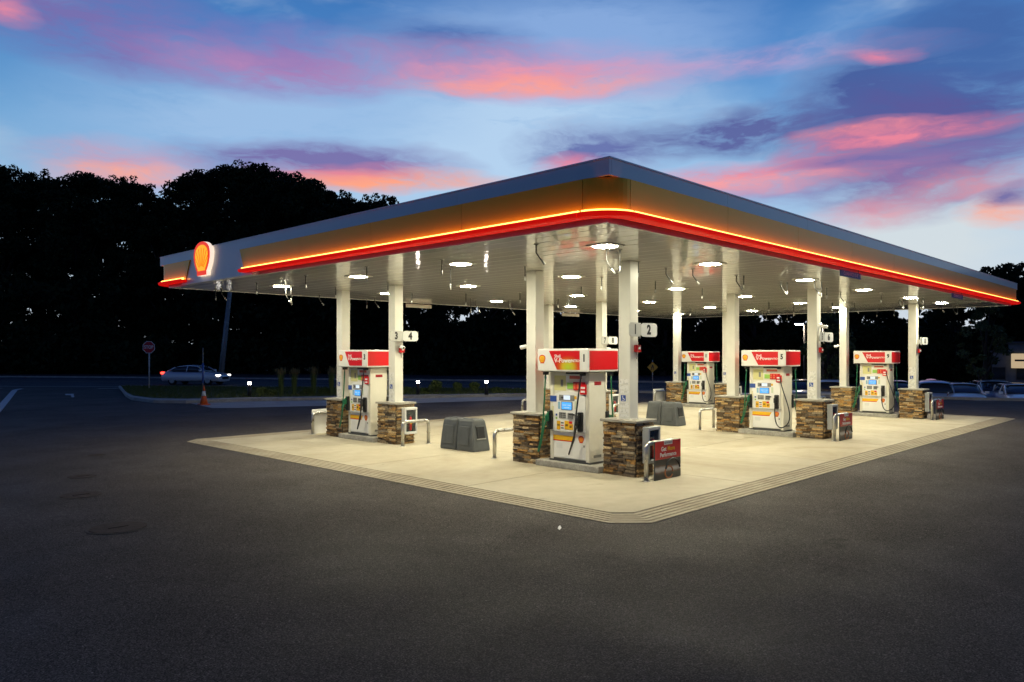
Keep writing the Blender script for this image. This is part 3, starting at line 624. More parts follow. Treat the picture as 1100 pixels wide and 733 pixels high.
def dispenser():
    t=empty('fuel_dispenser',(0,0,0))
    B,Dp=.51,.25
    box('cabinet',-Dp,Dp,-B+.015,B-.015,.15,1.96,PUMPC,t,.02,2)
    box('plinth',-Dp-.015,Dp+.015,-B-.02,B+.02,.136,.165,DGREY,t)
    # header
    h=box('header',-.485,.485,-.655,.655,1.95,2.40,HDRW_DIM,t,.02,2)
    box('header_underside',-.43,.43,-.60,.60,1.935,1.949,GREY,h)
    for s in (-1,1):
        e=box('end_panel',-.455,.455,s*.6565-.004,s*.6565+.004,1.985,2.357,RED,h,.002)
    side=[]
    def F(o): side.append(o); return o
    xf=-Dp
    # header print
    hp=F(prism('header_panel',[(-.346,.172),(.44,.172),(.44,-.20),(-.14,-.20)],0,.004,RED,t,(-.485,0,2.185),FX))
    text('lettering','Shell',.085,WHT,hp,(-.20,.065,.0045),(0,0,0),align='LEFT',bold=.001)
    text('lettering','V-Power',.13,WHT,hp,(-.205,-.02,.0045),(0,0,0),align='LEFT',bold=.002,sxy=(1.0,1)); text('lettering','NiTRO+',.075,WHT,hp,(.245,-.025,.0045),(0,0,0),align='LEFT',bold=.001,sxy=(.8,1))
    F(pecten(t,.17,(-.4855,.53,2.19),FX))
    # face: white side frames, upper recess, console, lower door
    for s in (-1,1): F(box('face_frame',xf-.022,xf,s*(B-.05)-.045,s*(B-.05)+.045,.17,1.93,PUMPC,t,.008))
    F(box('header_slot',xf-.02,xf-.001,-.34,.09,1.895,1.93,BLK,t))
    F(box('upper_panel',xf-.006,xf-.0005,-.414,.414,1.52,1.894,PUMPC,t))
    arch=[(-.414,0),(.414,0),(.414,.70),(.33,.745),(.2,.785),(0,.80),(-.2,.785),(-.33,.745),(-.414,.70)]
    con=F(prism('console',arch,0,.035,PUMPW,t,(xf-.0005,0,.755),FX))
    F(box('grade_label',xf-.02,xf-.0065,-.10,.06,1.60,1.72,GRNL,t,.003))
    ip=F(box('price_board',xf-.03,xf-.0065,-.40,-.105,1.58,1.74,RED,t,.004))
    box('price_board_lower',xf-.06,xf-.0305,-.455,-.30,1.50,1.70,RED,ip,.004)
    bm=bmesh.new()
    for k in range(3):
        for r_ in range(2): bbox(bm,xf-.0325,xf-.0302,-.195-.0-k*.085+.03,-.195-k*.085+.075,1.605+r_*.065,1.655+r_*.065)
    frombm('price_square',bm,mat('label_orange',(.72,.18,.08),.4),ip)
    bm=bmesh.new()
    for r_ in range(2): bbox(bm,xf-.0625,xf-.0602,-.43,-.325,1.535+r_*.075,1.575+r_*.075)
    frombm('price_digits',bm,WHT,ip)
    F(box('price_topper',xf-.012,xf-.0065,-.31,.0,1.80,1.86,mat('topper_orange',(.60,.13,.07),.45),t))
    xc=xf-.036
    def Q(n,y0,y1,z0,z1,m,d=.006,bev=.002): return F(box(n,xc-d,xc+.001,min(y0,y1)-9.65,max(y0,y1)-9.65,z0,z1,m,t,bev))
    Q('display_surround',9.90,9.505,1.365,1.475,GREY,.008); Q('price_display',9.78,9.61,1.38,1.468,SCRW,.0095,0)
    Q('screen_bezel',9.845,9.555,1.175,1.34,DGREY,.005); Q('screen',9.83,9.575,1.187,1.33,SCRB,.0075,0)
    F(text('screen_text','INSERT CARD',.034,WHT,t,(xc-.0078,9.70-9.65,1.27),FX)); F(text('screen_text','or pay inside',.028,WHT,t,(xc-.0078,9.70-9.65,1.225),FX))
    Q('sticker',10.14,9.97,1.33,1.45,BLUE,.003,0)
    cr_=Q('card_reader',9.665,9.54,1.0,1.12,GREY,.022); Q('card_slot',9.645,9.56,1.035,1.05,BLK,.0235,0); Q('receipt_slot',9.64,9.50,1.075,1.105,BLK,.0235,0)
    Q('keypad',9.90,9.72,1.0,1.13,LGREY,.010)
    bm=bmesh.new()
    for a in range(4):
        for b in range(3): bbox(bm,xc-.015,xc-.0102,.205-a*.043,.235-a*.043,1.015+b*.038,1.043+b*.038)
    F(frombm('key',bm,DGREY,t))
    Q('octane_label',9.96,9.868,.775,.948,YELP,.006); Q('octane_label',9.757,9.645,.785,.96,YELP,.006); Q('octane_label',9.64,9.541,.785,.90,YELP,.006); Q('warning_label',9.64,9.56,.905,.955,RED,.006)
    for (yy,zz) in ((9.914,.86),(9.70,.87),(9.59,.845)): F(text('octane_number',{9.914:'93',9.70:'89',9.59:'87'}[yy],.062,BLK,t,(xc-.0068,yy-9.65,zz),FX,bold=.002))
    Q('notice',9.50,9.44,1.20,1.36,mat('label_pale',(.6,.66,.5),.5),.003,0)
    Q('side_label',10.10,10.04,1.02,1.24,mat('label_cream',(.7,.66,.42),.5),.003,0); Q('grade_button',9.99,9.95,.98,1.02,GRNL,.008); Q('grade_button',9.99,9.95,1.05,1.09,BLUE,.008); Q('info_label',9.93,9.87,1.19,1.33,mat('label_sky',(.25,.45,.6),.5),.003,0); Q('small_label',9.84,9.78,1.40,1.44,BLK,.0095,0)
    Q('info_label',9.52,9.45,1.40,1.46,YELP,.003,0); Q('price_label',9.86,9.77,.79,.94,mat('label_white2',(.75,.75,.72),.5),.004,0); Q('price_line',9.85,9.78,.90,.925,BLK,.005,0); Q('price_line',9.85,9.78,.85,.87,RED,.005,0); Q('price_line',9.85,9.78,.80,.82,BLK,.005,0)
    F(box('upper_label',xf-.010,xf-.0065,.10,.40,1.56,1.86,mat('label_pale_yellow',(.66,.62,.28),.5),t)); F(box('speaker_grille',xf-.014,xf-.0105,.17,.23,1.64,1.78,GREY,t)); F(box('upper_notice',xf-.0095,xf-.0065,.02,.09,1.74,1.86,WHT,t))
    F(box('door_lock',xf-.022,xf-.0165,-.39,-.36,.46,.50,GREY,t)); F(box('door_notice',xf-.0185,xf-.0165,.18,.34,.40,.50,mat('label_white2',(.75,.75,.72),.5),t))
    F(box('shelf',xf-.075,xf-.001,-.445,.47,.742,.758,LGREY,t,.004))
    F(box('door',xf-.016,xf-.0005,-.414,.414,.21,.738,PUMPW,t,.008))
    ys=F(prism('yellow_stripe',[(-.40,.04),(.22,.04),(.16,-.055),(-.40,-.055)],0,.003,YELP,t,(xf-.0165,.06,.62),FX)); prism('red_stripe',[(-.40,-.0555),(.16,-.0555),(.148,-.075),(-.40,-.075)],0,.003,RED,ys)
    F(pecten(t,.14,(xf-.0165,-.30,.61),FX,ribs=False,yelm=ORAP))
    F(box('kick_strip',xf-.012,xf-.0005,-.47,.47,.15,.198,DGREY,t))
    # holsters, nozzles, hoses
    for y,gm,nm in ((.475,GREENP,'diesel'),(-.315,BLK,'petrol')):
        F(box('holster',xf-.10,xf-.001,y-.055,y+.055,.765,1.15,BLK,t,.02,2))
        bm=bmesh.new(); bbox(bm,xf-.20,xf-.105,y-.03,y+.03,.93,1.07,.02,2)
        tubebm(bm,[(xf-.17,y,1.05),(xf-.12,y,1.10),(xf-.09,y,1.12),(xf-.05,y,1.06)],[.022,.02,.016,.014],8)
        tubebm(bm,[(xf-.19,y,.95),(xf-.18,y,.88),(xf-.12,y,.83)],.012,6)
        F(frombm('nozzle',bm,gm,t,True))
    def bez(a,b,c,d,n=14):
        a,b,c,d=map(Vector,(a,b,c,d)); return [a*(1-u)**3+b*3*u*(1-u)**2+c*3*u*u*(1-u)+d*u**3 for u in np.linspace(0,1,n)]
    HB=mat('hose_black',(.015,.015,.016),.4)
    F(tube('hose',bez((xf-.10,.56,1.90),(xf-.12,.58,1.3),(xf-.16,.57,.7),(xf-.17,.66,.45))+bez((xf-.17,.66,.45),(xf-.18,.76,.20),(xf-.20,.62,.22),(xf-.19,.50,.93))[1:],.016,GREENP,t,8))
    F(tube('hose',bez((xf-.14,-.40,1.90),(xf-.17,-.36,1.5),(xf-.16,-.26,1.0),(xf-.12,-.20,.60))+bez((xf-.12,-.20,.60),(xf-.12,.03,.10),(xf-.16,-.10,.26),(xf-.15,-.315,.93))[1:],.016,HB,t,8))
    global HOSE_A,HOSE_B
    HOSE_A=side[-1].data; q_=tube('hose',bez((xf-.12,-.44,1.66),(xf-.16,-.50,1.2),(xf-.18,-.92,.62),(xf-.18,-.66,.34))+bez((xf-.18,-.66,.34),(xf-.18,-.42,.12),(xf-.16,-.26,.34),(xf-.15,-.315,.93))[1:],.016,HB,t,8); HOSE_B=q_.data; bpy.data.objects.remove(q_)
    for y in (.56,-.40): F(box('hose_swivel',xf-.16,xf-.02,y-.03,y+.03,1.87,1.93,BLK,t,.01))
    # ends
    for s in (-1,1):
        box('end_sticker',-.10,.12,s*(B-.014)-.003,s*(B-.014)+.003,1.68,1.75,REDD,t); box('end_vent',-.12,.12,s*(B-.014)-.003,s*(B-.014)+.003,.25,.30,GREY,t)
    for o in side:      # the other side of the machine, turned by half a turn
        c=copy_tree(o,t); c.matrix_basis=Matrix.Rotation(math.pi,4,'Z')@o.matrix_basis
    return t
proto=dispenser()
DLAB=[['white and red fuel dispenser numbered 1, nearest to the camera','leftmost white and red fuel dispenser, by the 3 and 4 sign'],
      ['fuel dispenser numbered 5 in the middle of the right-hand row','fuel dispenser hidden behind dispenser 1, by the 7 and 8 sign'],
      ['fuel dispenser numbered 9 at the right end, beside the parked cars','small far fuel dispenser between columns, behind the second grey service unit']]
ISLN=[['the nearest dispenser','the leftmost dispenser'],['the middle right-hand dispenser','the hidden middle dispenser'],['the far-right dispenser','the far back dispenser']]
SIGNW=[['one and two','three and four'],['five and six','seven and eight'],['nine and ten','eleven and twelve']]
for i in range(3):
    for j in range(2):
        x,y=PX[i],PY[j]; first=(i,j)==(0,0); n1,n2=NUM[i][j],NUM2[i][j]
        d=proto if first else None
        if d is None:
            d=proto.copy(); col.objects.link(d)
            for ch in list(PROTO_CH): copy_tree(ch,d)
        else: PROTO_CH=list(proto.children)
        if i>0:
            for ch in d.children:
                if ch.data==HOSE_A: ch.data=HOSE_B
        d.location=(x,y,0); tag(d,DLAB[i][j],'fuel dispenser','fuel dispensers under the canopy')
        dest=ISLN[i][j]; sw=SIGNW[i][j]
        isl=empty('pump_island',(x,y,.010)); tag(isl,f'low concrete island kerb under {dest}','kerb','concrete pump islands')
        box('kerb',-.40,.40,-.83,.80,0,.126,ISL,isl,.02,2)
        single=(i,j) in ((0,0),(0,1),(1,0))
        for e,yy in ((0,y-1.236),(1,y+1.166)):
            end='right-hand' if e==0 else 'left-hand'
            pier(x,yy,single,f'brown ledgestone pier at the {end} end of {dest}',i*10+j*4+e)
            column(x,yy,f'square white column on the stone pier at the {end} end of {dest}',e==0 or j==1)
        cyf=y-1.236-.132
        number_sign(x,cyf-.15,n1,n2,f'white number sign reading {sw} on the column by {dest}')
        pull_station(x+.06,cyf-.003,f'small red pull box under the number sign by {dest}')
        cabinet(x+.075,y-1.236-PIER_W/2-.034,f'{"white" if j else "grey"} framed extinguisher cabinet on the pier right of {dest}',mat('cabinet_white',(.72,.72,.70),.4) if j else mat('cabinet_grey',(.42,.43,.44),.4))
        yr=y-2.03
        if j==0:
            hoop(x-.02,yr+.06,f'steel hoop bollard behind the red advertising board at {dest}',.67,.47); ad_board(x+.06,yr-.03,f'red advertising board reading Get More Performance beside {dest}')
        else: hoop(x+.04,yr+.03,f'plain steel hoop bollard in front of the pier right of {dest}')
        hoop(x+.10 if j==0 else x-.0,y+2.08,f'steel hoop bollard beyond the left-hand pier of {dest}')
        if j==1 and i!=1: ad_board(x+.04,y+2.16,f'white back of a board beyond the left-hand pier of {dest}',False)
# number on each header (front and back)
for ch in proto.children:
    if ch.name.startswith('header_panel') and ch.location.x<0: ch.material_slots[0].link='OBJECT'; ch.material_slots[0].material=HDR
for o in [q for q in bpy.data.objects if q.name.startswith('fuel_dispenser')]:
    i=min(range(3),key=lambda k:abs(PX[k]-o.location.x)); j=min(range(2),key=lambda k:abs(PY[k]-o.location.y))
    text('pump_number',NUM[i][j],.19,BLK,o,(-.4862,-.545,2.21),FX,sxy=(.8 if len(NUM[i][j])==1 else .6,1),bold=.009)
    text('pump_number',NUM2[i][j],.19,BLK,o,(.4862,.545,2.21),(R(90),0,R(90)),sxy=(.8 if len(NUM2[i][j])==1 else .6,1),bold=.004)
# security cameras on columns
for x,y,z,s,lab in ((PX[0],PY[1]-1.236,2.48,(.0,-.17),'small white camera under the leftmost number sign'),(PX[0],PY[0]+1.166,2.46,(-.05,.18),'small white camera on the column left of the nearest dispenser'),
     (PX[1],PY[1]-1.236,2.48,(.04,-.17),'small white camera under the number sign seen above the nearest dispenser'),(PX[1],PY[0]-1.236,3.05,(.06,-.18),'small white camera high on the column of the middle right-hand dispenser'),(PX[2],PY[0]+1.166,2.6,(-.05,.18),'small white camera on the column left of the far-right dispenser')):
    t=empty('security_camera',(x,y,z)); tag(t,lab,'camera','small security cameras on the columns')
    bm=bmesh.new(); a=Vector((s[0],s[1],0)); u=a.normalized(); tubebm(bm,[a,a+u*.04-Vector((0,0,.005)),a+u*.16-Vector((0,0,.03))],[.035,.045,.045],10); b=frombm('body',bm,WHT,t,True)
    tube('arm',[u*.13,a+Vector((0,0,.005))],.014,WHT,t,6); e=a+u*.16-Vector((0,0,.03)); tube('lens',[e-u*.001,e+u*.006],.03,BLK,t,8)
# ------------------------------------------------------------------ grey service units (bin and windscreen wash)
def service_unit(x,y,label):
    t=empty('service_unit',(x,y,.012)); tag(t,label,'service unit','grey forecourt service units')
    H=.74
    def half(y0,y1,t0,t1,n):
        bm=bmesh.new(); v=[]
        lv=[(0,.27,0.),(.05,.28,.0),(.36,.262,.5),(.62,.225,.85),(.70,.205,1.),(H,.18,1.25)]
        rings=[]
        for z,hx,k in lv:
            ya,yb=y0+t0*k,y1-t1*k; q=.03
            rings.append([bm.verts.new((a,b,z)) for a,b in ((-hx+q,ya),(hx-q,ya),(hx,ya+q),(hx,yb-q),(hx-q,yb),(-hx+q,yb),(-hx,yb-q),(-hx,ya+q))])
        for a,b in zip(rings,rings[1:]):
            for k in range(8): bm.faces.new((a[k],a[(k+1)%8],b[(k+1)%8],b[k]))
        bm.faces.new(rings[0][::-1]); bm.faces.new(rings[-1]); return frombm(n,bm,UNITG,t)
    a=half(-.60,.012,.10,0,'bin_half'); b=half(.03,.60,0,.06,'wash_half')
    box('base',-.26,.26,-.58,.58,-.001,.03,BLK,t)
    # recessed windows and troughs
    o=box('bin_opening',-.125,.125,-.012,.012,.0,.27,BLK,a,.01,1,(0,-.572,.30),(R(-8.),0,0)); box('opening_rim',-.15,.15,-.014,.010,-.03,.0,GREY,o,.004); box('opening_rim',-.15,.15,-.014,.010,.27,.30,UNITG,o,.004)
    box('trough',-.10,.10,-.38,-.10,H+.0005,H+.006,BLK,a,.002); box('trough',-.10,.10,.14,.40,H+.0005,H+.006,BLK,b,.002)
    box('trough_rim',-.13,-.101,-.40,-.08,H+.0005,H+.018,UNITG,a); box('trough_rim',-.13,-.101,.12,.42,H+.0005,H+.018,UNITG,b)
    box('side_panel',-.006,.006,-.17,.17,-.22,.22,UNITG,a,.005,1,(-.272,-.26,.36),(0,R(5),0)); box('side_panel',-.006,.006,-.17,.17,-.22,.22,UNITG,b,.005,1,(-.272,.28,.36),(0,R(5),0))
    return t
service_unit(12.22,13.40,'grey plastic bin and wash unit standing between dispensers 1 and 3')
service_unit(20.95,13.38,'grey plastic bin and wash unit behind the red board, farther back')
# manhole and fill covers
RUST=noisy('cast_iron',[(.3,(.046,.036,.032)),(.7,(.075,.060,.054))],12,.8,.3,60,5); RUST.node_tree.nodes['Principled BSDF'].inputs['Specular IOR Level'].default_value=.1
for k,(px,py,r,lab) in enumerate(((104,489,.19,'small far iron cover on the asphalt, farthest of four'),(88,512,.24,'iron cover on the asphalt, second farthest of four'),(87,532,.30,'iron manhole cover on the asphalt at the left, second nearest'),(127,567,.34,'iron manhole cover nearest to the camera on the left asphalt'))):
    p=P(px,py); t=empty('manhole_cover',(p.x,p.y,0)); tag(t,lab,'manhole cover','iron covers in the asphalt')
    n=28; bm=bmesh.new(); tubebm(bm,[(0,0,.001),(0,0,.009)],r,n); frombm('lid',bm,RUST,t)
    bm=bmesh.new()
    ro=[bm.verts.new(((r+.05)*math.cos(2*math.pi*i/n),(r+.05)*math.sin(2*math.pi*i/n),.0065)) for i in range(n)]; ri=[bm.verts.new(((r+.012)*math.cos(2*math.pi*i/n),(r+.012)*math.sin(2*math.pi*i/n),.0065)) for i in range(n)]
    for i in range(n): bm.faces.new((ro[i],ro[(i+1)%n],ri[(i+1)%n],ri[i]))
    frombm('rim',bm,JOINT,t); box('lift_bar',-.12,.12,-.02,.02,.0095,.016,RUST,t)
# ------------------------------------------------------------------ entrance, verge, road
def flat(name,pts,z,m,kind='structure'):
    return tag(raw(name,[(p.x,p.y,z) for p in pts],[tuple(range(len(pts)))],m),kind=kind)
def strip(name,a,b,z0,z1,m,kind='structure'):
    """kerb between two lines of ground points"""
    n=len(a); v=[(p.x,p.y,z) for z in (z0,z1) for l in (a,b) for p in l]; f=[]
    for i in range(n-1):
        f+=[(2*n+i,2*n+i+1,3*n+i+1,3*n+i),(i,i+1,2*n+i+1,2*n+i),(n+i+1,n+i,3*n+i,3*n+i+1)]
    f+=[(0,2*n,3*n,n),(n-1,2*n-1,4*n-1,3*n-1)]
    return tag(raw(name,v,f,m),kind=kind)
rn=[P(-60,415.5),P(60,415.8),P(140,416.2),P(300,417.2),P(480,418.4),P(640,419.6),P(780,420.6)]
rf=[P(-60,405.2),P(60,405.8),P(140,406.4),P(300,407.8),P(480,409.4),P(640,410.8),P(780,412)]
tag(raw('road',[(p.x,p.y,.004) for p in rn+rf],[(i,i+1,7+i+1,7+i) for i in range(6)],A_ROAD),kind='structure')
PAINT=noisy('road_paint',[(.3,(.35,.35,.34)),(.6,(.62,.62,.60))],6,.7,0,1,6)
def toward(p,q,d): v=(q-p); return p+v.normalized()*d
e0=[toward(a,b,.5) for a,b in zip(rn,rf)]; e1=[toward(a,b,.75) for a,b in zip(rn,rf)]
tag(raw('edge_line',[(p.x,p.y,.008) for p in e0+e1],[(i,i+1,7+i+1,7+i) for i in range(6)],PAINT),kind='structure')
mid=[a.lerp(b,.5) for a,b in zip(rn,rf)]; m2=[toward(a,b,.14) for a,b in zip(mid,rf)]
tag(raw('centre_line',[(p.x,p.y,.008) for p in mid+m2],[(i,i+1,7+i+1,7+i) for i in range(6)],mat('paint_yellow',(.5,.32,.04),.7)),kind='structure')
k0=[toward(b,a,-.02) for a,b in zip(rn,rf)]; k1=[toward(b,a,-.22) for a,b in zip(rn,rf)]
strip('far_kerb',k0,k1,0,.14,KERB)
# grass verge (with its kerb) and the concrete walk in front of it
vb=[P(130,416.8),P(200,417.2),P(300,418.0),P(436,418.9),P(562,419.8),P(660,420.6)]
vf=[P(142,427.5),P(165,430.6),P(200,431.4),P(260,430.2),P(350,428.8),P(436,427.0),P(562,425.3),P(660,424.4)]
vpoly=[P(131,418.4),P(135,423.5)]+vf+vb[::-1]
flat('verge',vpoly,.13,GRASS)
kout=[P(127.5,417.0),P(131,421),P(134.5,426),P(141,430),P(165,433.2),P(200,433.6),P(260,431.6),P(350,430.0),P(436,428.0),P(562,426.1),P(660,425.1)]
kin=[P(130,416.8),P(132.5,420.5),P(136.5,424.8),P(143,428.2),P(165,431.2),P(200,431.8),P(260,430.4),P(350,428.9),P(436,427.1),P(562,425.4),P(660,424.5)]
strip('kerb',kout,kin,0,.145,KERB)
strip('back_kerb',[toward(p,q,.0) for p,q in zip(vb,vb)],[p+Vector((ray(550,380).x,ray(550,380).y,0)).normalized()*.2 for p in vb],0,.15,KERB)
wf=[P(206,433.9),P(228,438.6),P(260,438.4),P(350,436.1),P(436,433.6),P(562,429.6),P(660,427.2)]
wb=[P(204,433.7),P(230,432.9),P(260,431.75),P(350,430.15),P(436,428.15),P(562,426.25),P(660,425.25)]
walk=noisy('walk_concrete',[(.3,(.30,.30,.29)),(.7,(.44,.44,.42))],1.,.85,.2,40,6,var=(10,.1))
tag(raw('pavement',[(p.x,p.y,.006) for p in wf+wb],[(i,i+1,7+i+1,7+i) for i in range(6)],walk),kind='structure')
# left entrance: painted stripe, arrow and kerb tip
def pline(pts,wd,name,m,z=.005):
    a=[]; b=[]
    for i,p in enumerate(pts):
        d=(pts[min(i+1,len(pts)-1)]-pts[max(i-1,0)]).normalized(); n=Vector((-d.y,d.x,0)); a.append(p+n*wd/2); b.append(p-n*wd/2)
    n=len(pts); return tag(raw(name,[(p.x,p.y,z) for p in a+b],[(i,i+1,n+i+1,n+i) for i in range(n-1)],m),kind='structure')
pline([P(-25,466),P(4.4,433),P(16,419.2),P(23,417.8)],.3,'entrance_line',PAINT)
pline([P(105,417.7),P(120,417.6),P(129,417.2)],.3,'stop_line',PAINT); pline([P(-6,417.4),P(2,417.5)],.3,'stop_line',PAINT)
ar=[P(70,423.4),P(80,423.2),P(79,424.2),P(80,426.8),P(77,427.2),P(76,424.8),P(70,424.6)]
flat('turn_arrow',ar,.005,PAINT)
# grass blades on the verge
def inpoly(x,y,poly):
    r=False; n=len(poly)
    for i in range(n):
        a,b=poly[i],poly[(i+1)%n]
        if (a.y>y)!=(b.y>y) and x<(b.x-a.x)*(y-a.y)/(b.y-a.y)+a.x: r=not r
    return r
bx0,bx1=min(p.x for p in vpoly),max(p.x for p in vpoly); by0,by1=min(p.y for p in vpoly),max(p.y for p in vpoly)
v=[];f=[]
while len(f)<22000:
    x,y=random.uniform(bx0,bx1),random.uniform(by0,by1)
    if not inpoly(x,y,vpoly): continue
    a=random.uniform(0,6.3); h=random.uniform(.05,.13); ww=.02; n=len(v)
    v+=[(x-ww*math.cos(a),y-ww*math.sin(a),.128),(x+ww*math.cos(a),y+ww*math.sin(a),.128),(x+random.uniform(-.05,.05),y+random.uniform(-.05,.05),.13+h)]; f.append((n,n+1,n+2))
tag(raw('verge_grass',v,f,BLADE),'short mown grass covering the verge by the road','grass',kind='stuff')
# ------------------------------------------------------------------ plants
def leaves(cent,rad,n,size,rnd,flat_=.75,stretch=1.):
    """n leaf quads through a ball"""
    d=rnd.normal(size=(n,3)); d/=np.linalg.norm(d,axis=1)[:,None]; r=rad*rnd.uniform(.25,1,n)**.45
    c=np.array(cent)+d*r[:,None]*np.array([1,1,flat_])
    a=rnd.normal(size=(n,3)); a/=np.linalg.norm(a,axis=1)[:,None]; b=np.cross(a,rnd.normal(size=(n,3))); b/=np.linalg.norm(b,axis=1)[:,None]
    s=size*rnd.uniform(.6,1.35,n)[:,None]
    return np.stack([c-a*s*.9*stretch,c-b*s*.45,c+a*s*.9*stretch,c+b*s*.45],1)
def leafmesh(name,Q,m,parent):
    n=len(Q); me=bpy.data.meshes.new(name); me.vertices.add(n*4); me.loops.add(n*4); me.polygons.add(n)
    me.vertices.foreach_set('co',Q.reshape(-1).astype(np.float32)); me.loops.foreach_set('vertex_index',np.arange(n*4,dtype=np.int32))
    me.polygons.foreach_set('loop_start',np.arange(0,n*4,4,dtype=np.int32)); me.update(); me.validate()
    return mk(name,me,m,parent)
def tree(loc,h,spread,seed,label,group,leafm=LEAF,low=.25,nb=46,nl=170,ls=.30,cat='tree',lean=0.):
    rnd=np.random.default_rng(seed); t=empty('tree',loc); tag(t,label,cat,group)
    bm=bmesh.new(); tr=h*.017+.05
    top=Vector((lean+rnd.normal()*.3,rnd.normal()*.3,h*.72))
    tubebm(bm,[(0,0,-.2),(0,0,h*.1),top*.45,top*.75,top],[tr*1.5,tr*1.1,tr*.85,tr*.55,tr*.2],8)
    Qs=[]; 
    for k in range(nb):
        a=rnd.uniform(0,2*math.pi); zz=rnd.uniform(0,1)
        z=h*(low+(1-low)*zz); prof=math.sin(math.pi*min(1,(.16+.80*zz)))**.7
        r=spread*prof*rnd.uniform(.35,1.)
        c=np.array([math.cos(a)*r+top.x*zz,math.sin(a)*r+top.y*zz,min(z,h*.96)]); br=spread*rnd.uniform(.16,.32)
        Qs.append(leaves(c,br,int(nl*rnd.uniform(.6,1.3)),ls,rnd))
        if k%3==0:
            b0=top*float(np.clip(zz*.8,.25,.95)); m_=(b0+Vector(c))/2+Vector((0,0,.3)); tubebm(bm,[b0,m_,Vector(c)],[tr*.45,tr*.28,tr*.08],5)
    # ragged sprigs on the outline
    for k in range(nb):
        a=rnd.uniform(0,2*math.pi); zz=rnd.uniform(.35,1); prof=math.sin(math.pi*(.16+.80*zz))**.7; r=spread*prof*rnd.uniform(.85,1.12)
        Qs.append(leaves((math.cos(a)*r+top.x*zz,math.sin(a)*r+top.y*zz,h*(low+(1-low)*zz)*rnd.uniform(.97,1.03)),spread*.085,int(24*(.34/ls)**1.3),ls*.9,rnd))
    frombm('trunk',bm,BARK,t,True); leafmesh('crown',np.concatenate(Qs),leafm,t); return t
# skyline of the wood beyond the road: photo column, photo y of the top, depth
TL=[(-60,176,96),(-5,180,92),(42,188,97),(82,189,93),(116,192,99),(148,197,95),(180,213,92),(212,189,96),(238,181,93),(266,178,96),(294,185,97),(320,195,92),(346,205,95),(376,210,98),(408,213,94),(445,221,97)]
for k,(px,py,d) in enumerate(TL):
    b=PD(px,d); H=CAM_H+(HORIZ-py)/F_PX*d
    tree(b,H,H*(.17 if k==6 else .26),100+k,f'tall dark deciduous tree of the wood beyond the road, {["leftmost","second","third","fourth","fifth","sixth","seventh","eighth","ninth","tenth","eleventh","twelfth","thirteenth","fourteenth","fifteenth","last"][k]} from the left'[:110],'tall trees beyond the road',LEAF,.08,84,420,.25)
# lower trees behind the canopy and round to the right (the rightmost ones show only as reflections in the fascia)
TR=[(470,262,88),(515,268,84),(560,272,86),(610,270,82),(660,268,84),(712,272,80),(760,276,82),(812,280,78),(862,286,80),(905,292,78),(940,326,84),(975,343,88),(1006,338,90),(1030,296,74),(1062,288,72),(1098,284,74),(1140,280,72),(1190,284,74)]
WORD=['first','second','third','fourth','fifth','sixth','seventh','eighth','ninth','tenth','eleventh','twelfth','thirteenth','fourteenth','fifteenth','sixteenth','seventeenth','eighteenth']
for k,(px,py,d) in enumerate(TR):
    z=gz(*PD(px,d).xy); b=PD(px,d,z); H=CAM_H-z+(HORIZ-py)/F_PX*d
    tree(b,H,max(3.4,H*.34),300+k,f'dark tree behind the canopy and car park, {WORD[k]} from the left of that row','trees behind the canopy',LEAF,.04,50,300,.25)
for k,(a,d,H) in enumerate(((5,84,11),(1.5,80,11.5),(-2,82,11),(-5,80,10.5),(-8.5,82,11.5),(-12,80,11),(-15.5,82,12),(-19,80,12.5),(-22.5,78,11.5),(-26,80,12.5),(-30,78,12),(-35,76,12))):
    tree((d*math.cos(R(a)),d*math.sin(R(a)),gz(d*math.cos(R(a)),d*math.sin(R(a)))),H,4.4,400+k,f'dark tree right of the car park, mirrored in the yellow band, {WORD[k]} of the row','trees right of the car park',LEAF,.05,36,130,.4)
# undergrowth that closes the wood near the ground
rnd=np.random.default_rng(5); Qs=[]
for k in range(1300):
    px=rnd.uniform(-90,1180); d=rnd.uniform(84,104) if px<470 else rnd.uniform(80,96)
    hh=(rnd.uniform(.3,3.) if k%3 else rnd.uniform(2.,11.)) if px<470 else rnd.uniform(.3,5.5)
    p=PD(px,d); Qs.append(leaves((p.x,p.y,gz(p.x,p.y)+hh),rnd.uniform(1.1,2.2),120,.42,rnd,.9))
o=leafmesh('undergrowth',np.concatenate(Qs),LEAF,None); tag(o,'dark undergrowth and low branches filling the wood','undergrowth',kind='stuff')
# small trees in the car park
p=PD(1056,45); tree((p.x,p.y,gz(p.x,p.y)),6.0,1.25,901,'slim young tree with thin trunk among the parked cars at the right','young trees',LEAF2,.30,30,70,.12)
p=PD(890,50); tree((p.x,p.y,gz(p.x,p.y)),5.6,1.7,902,'green leafy tree lit by a lamp, seen between the columns by the 6 sign','young trees',LEAF2,.16,34,120,.14)
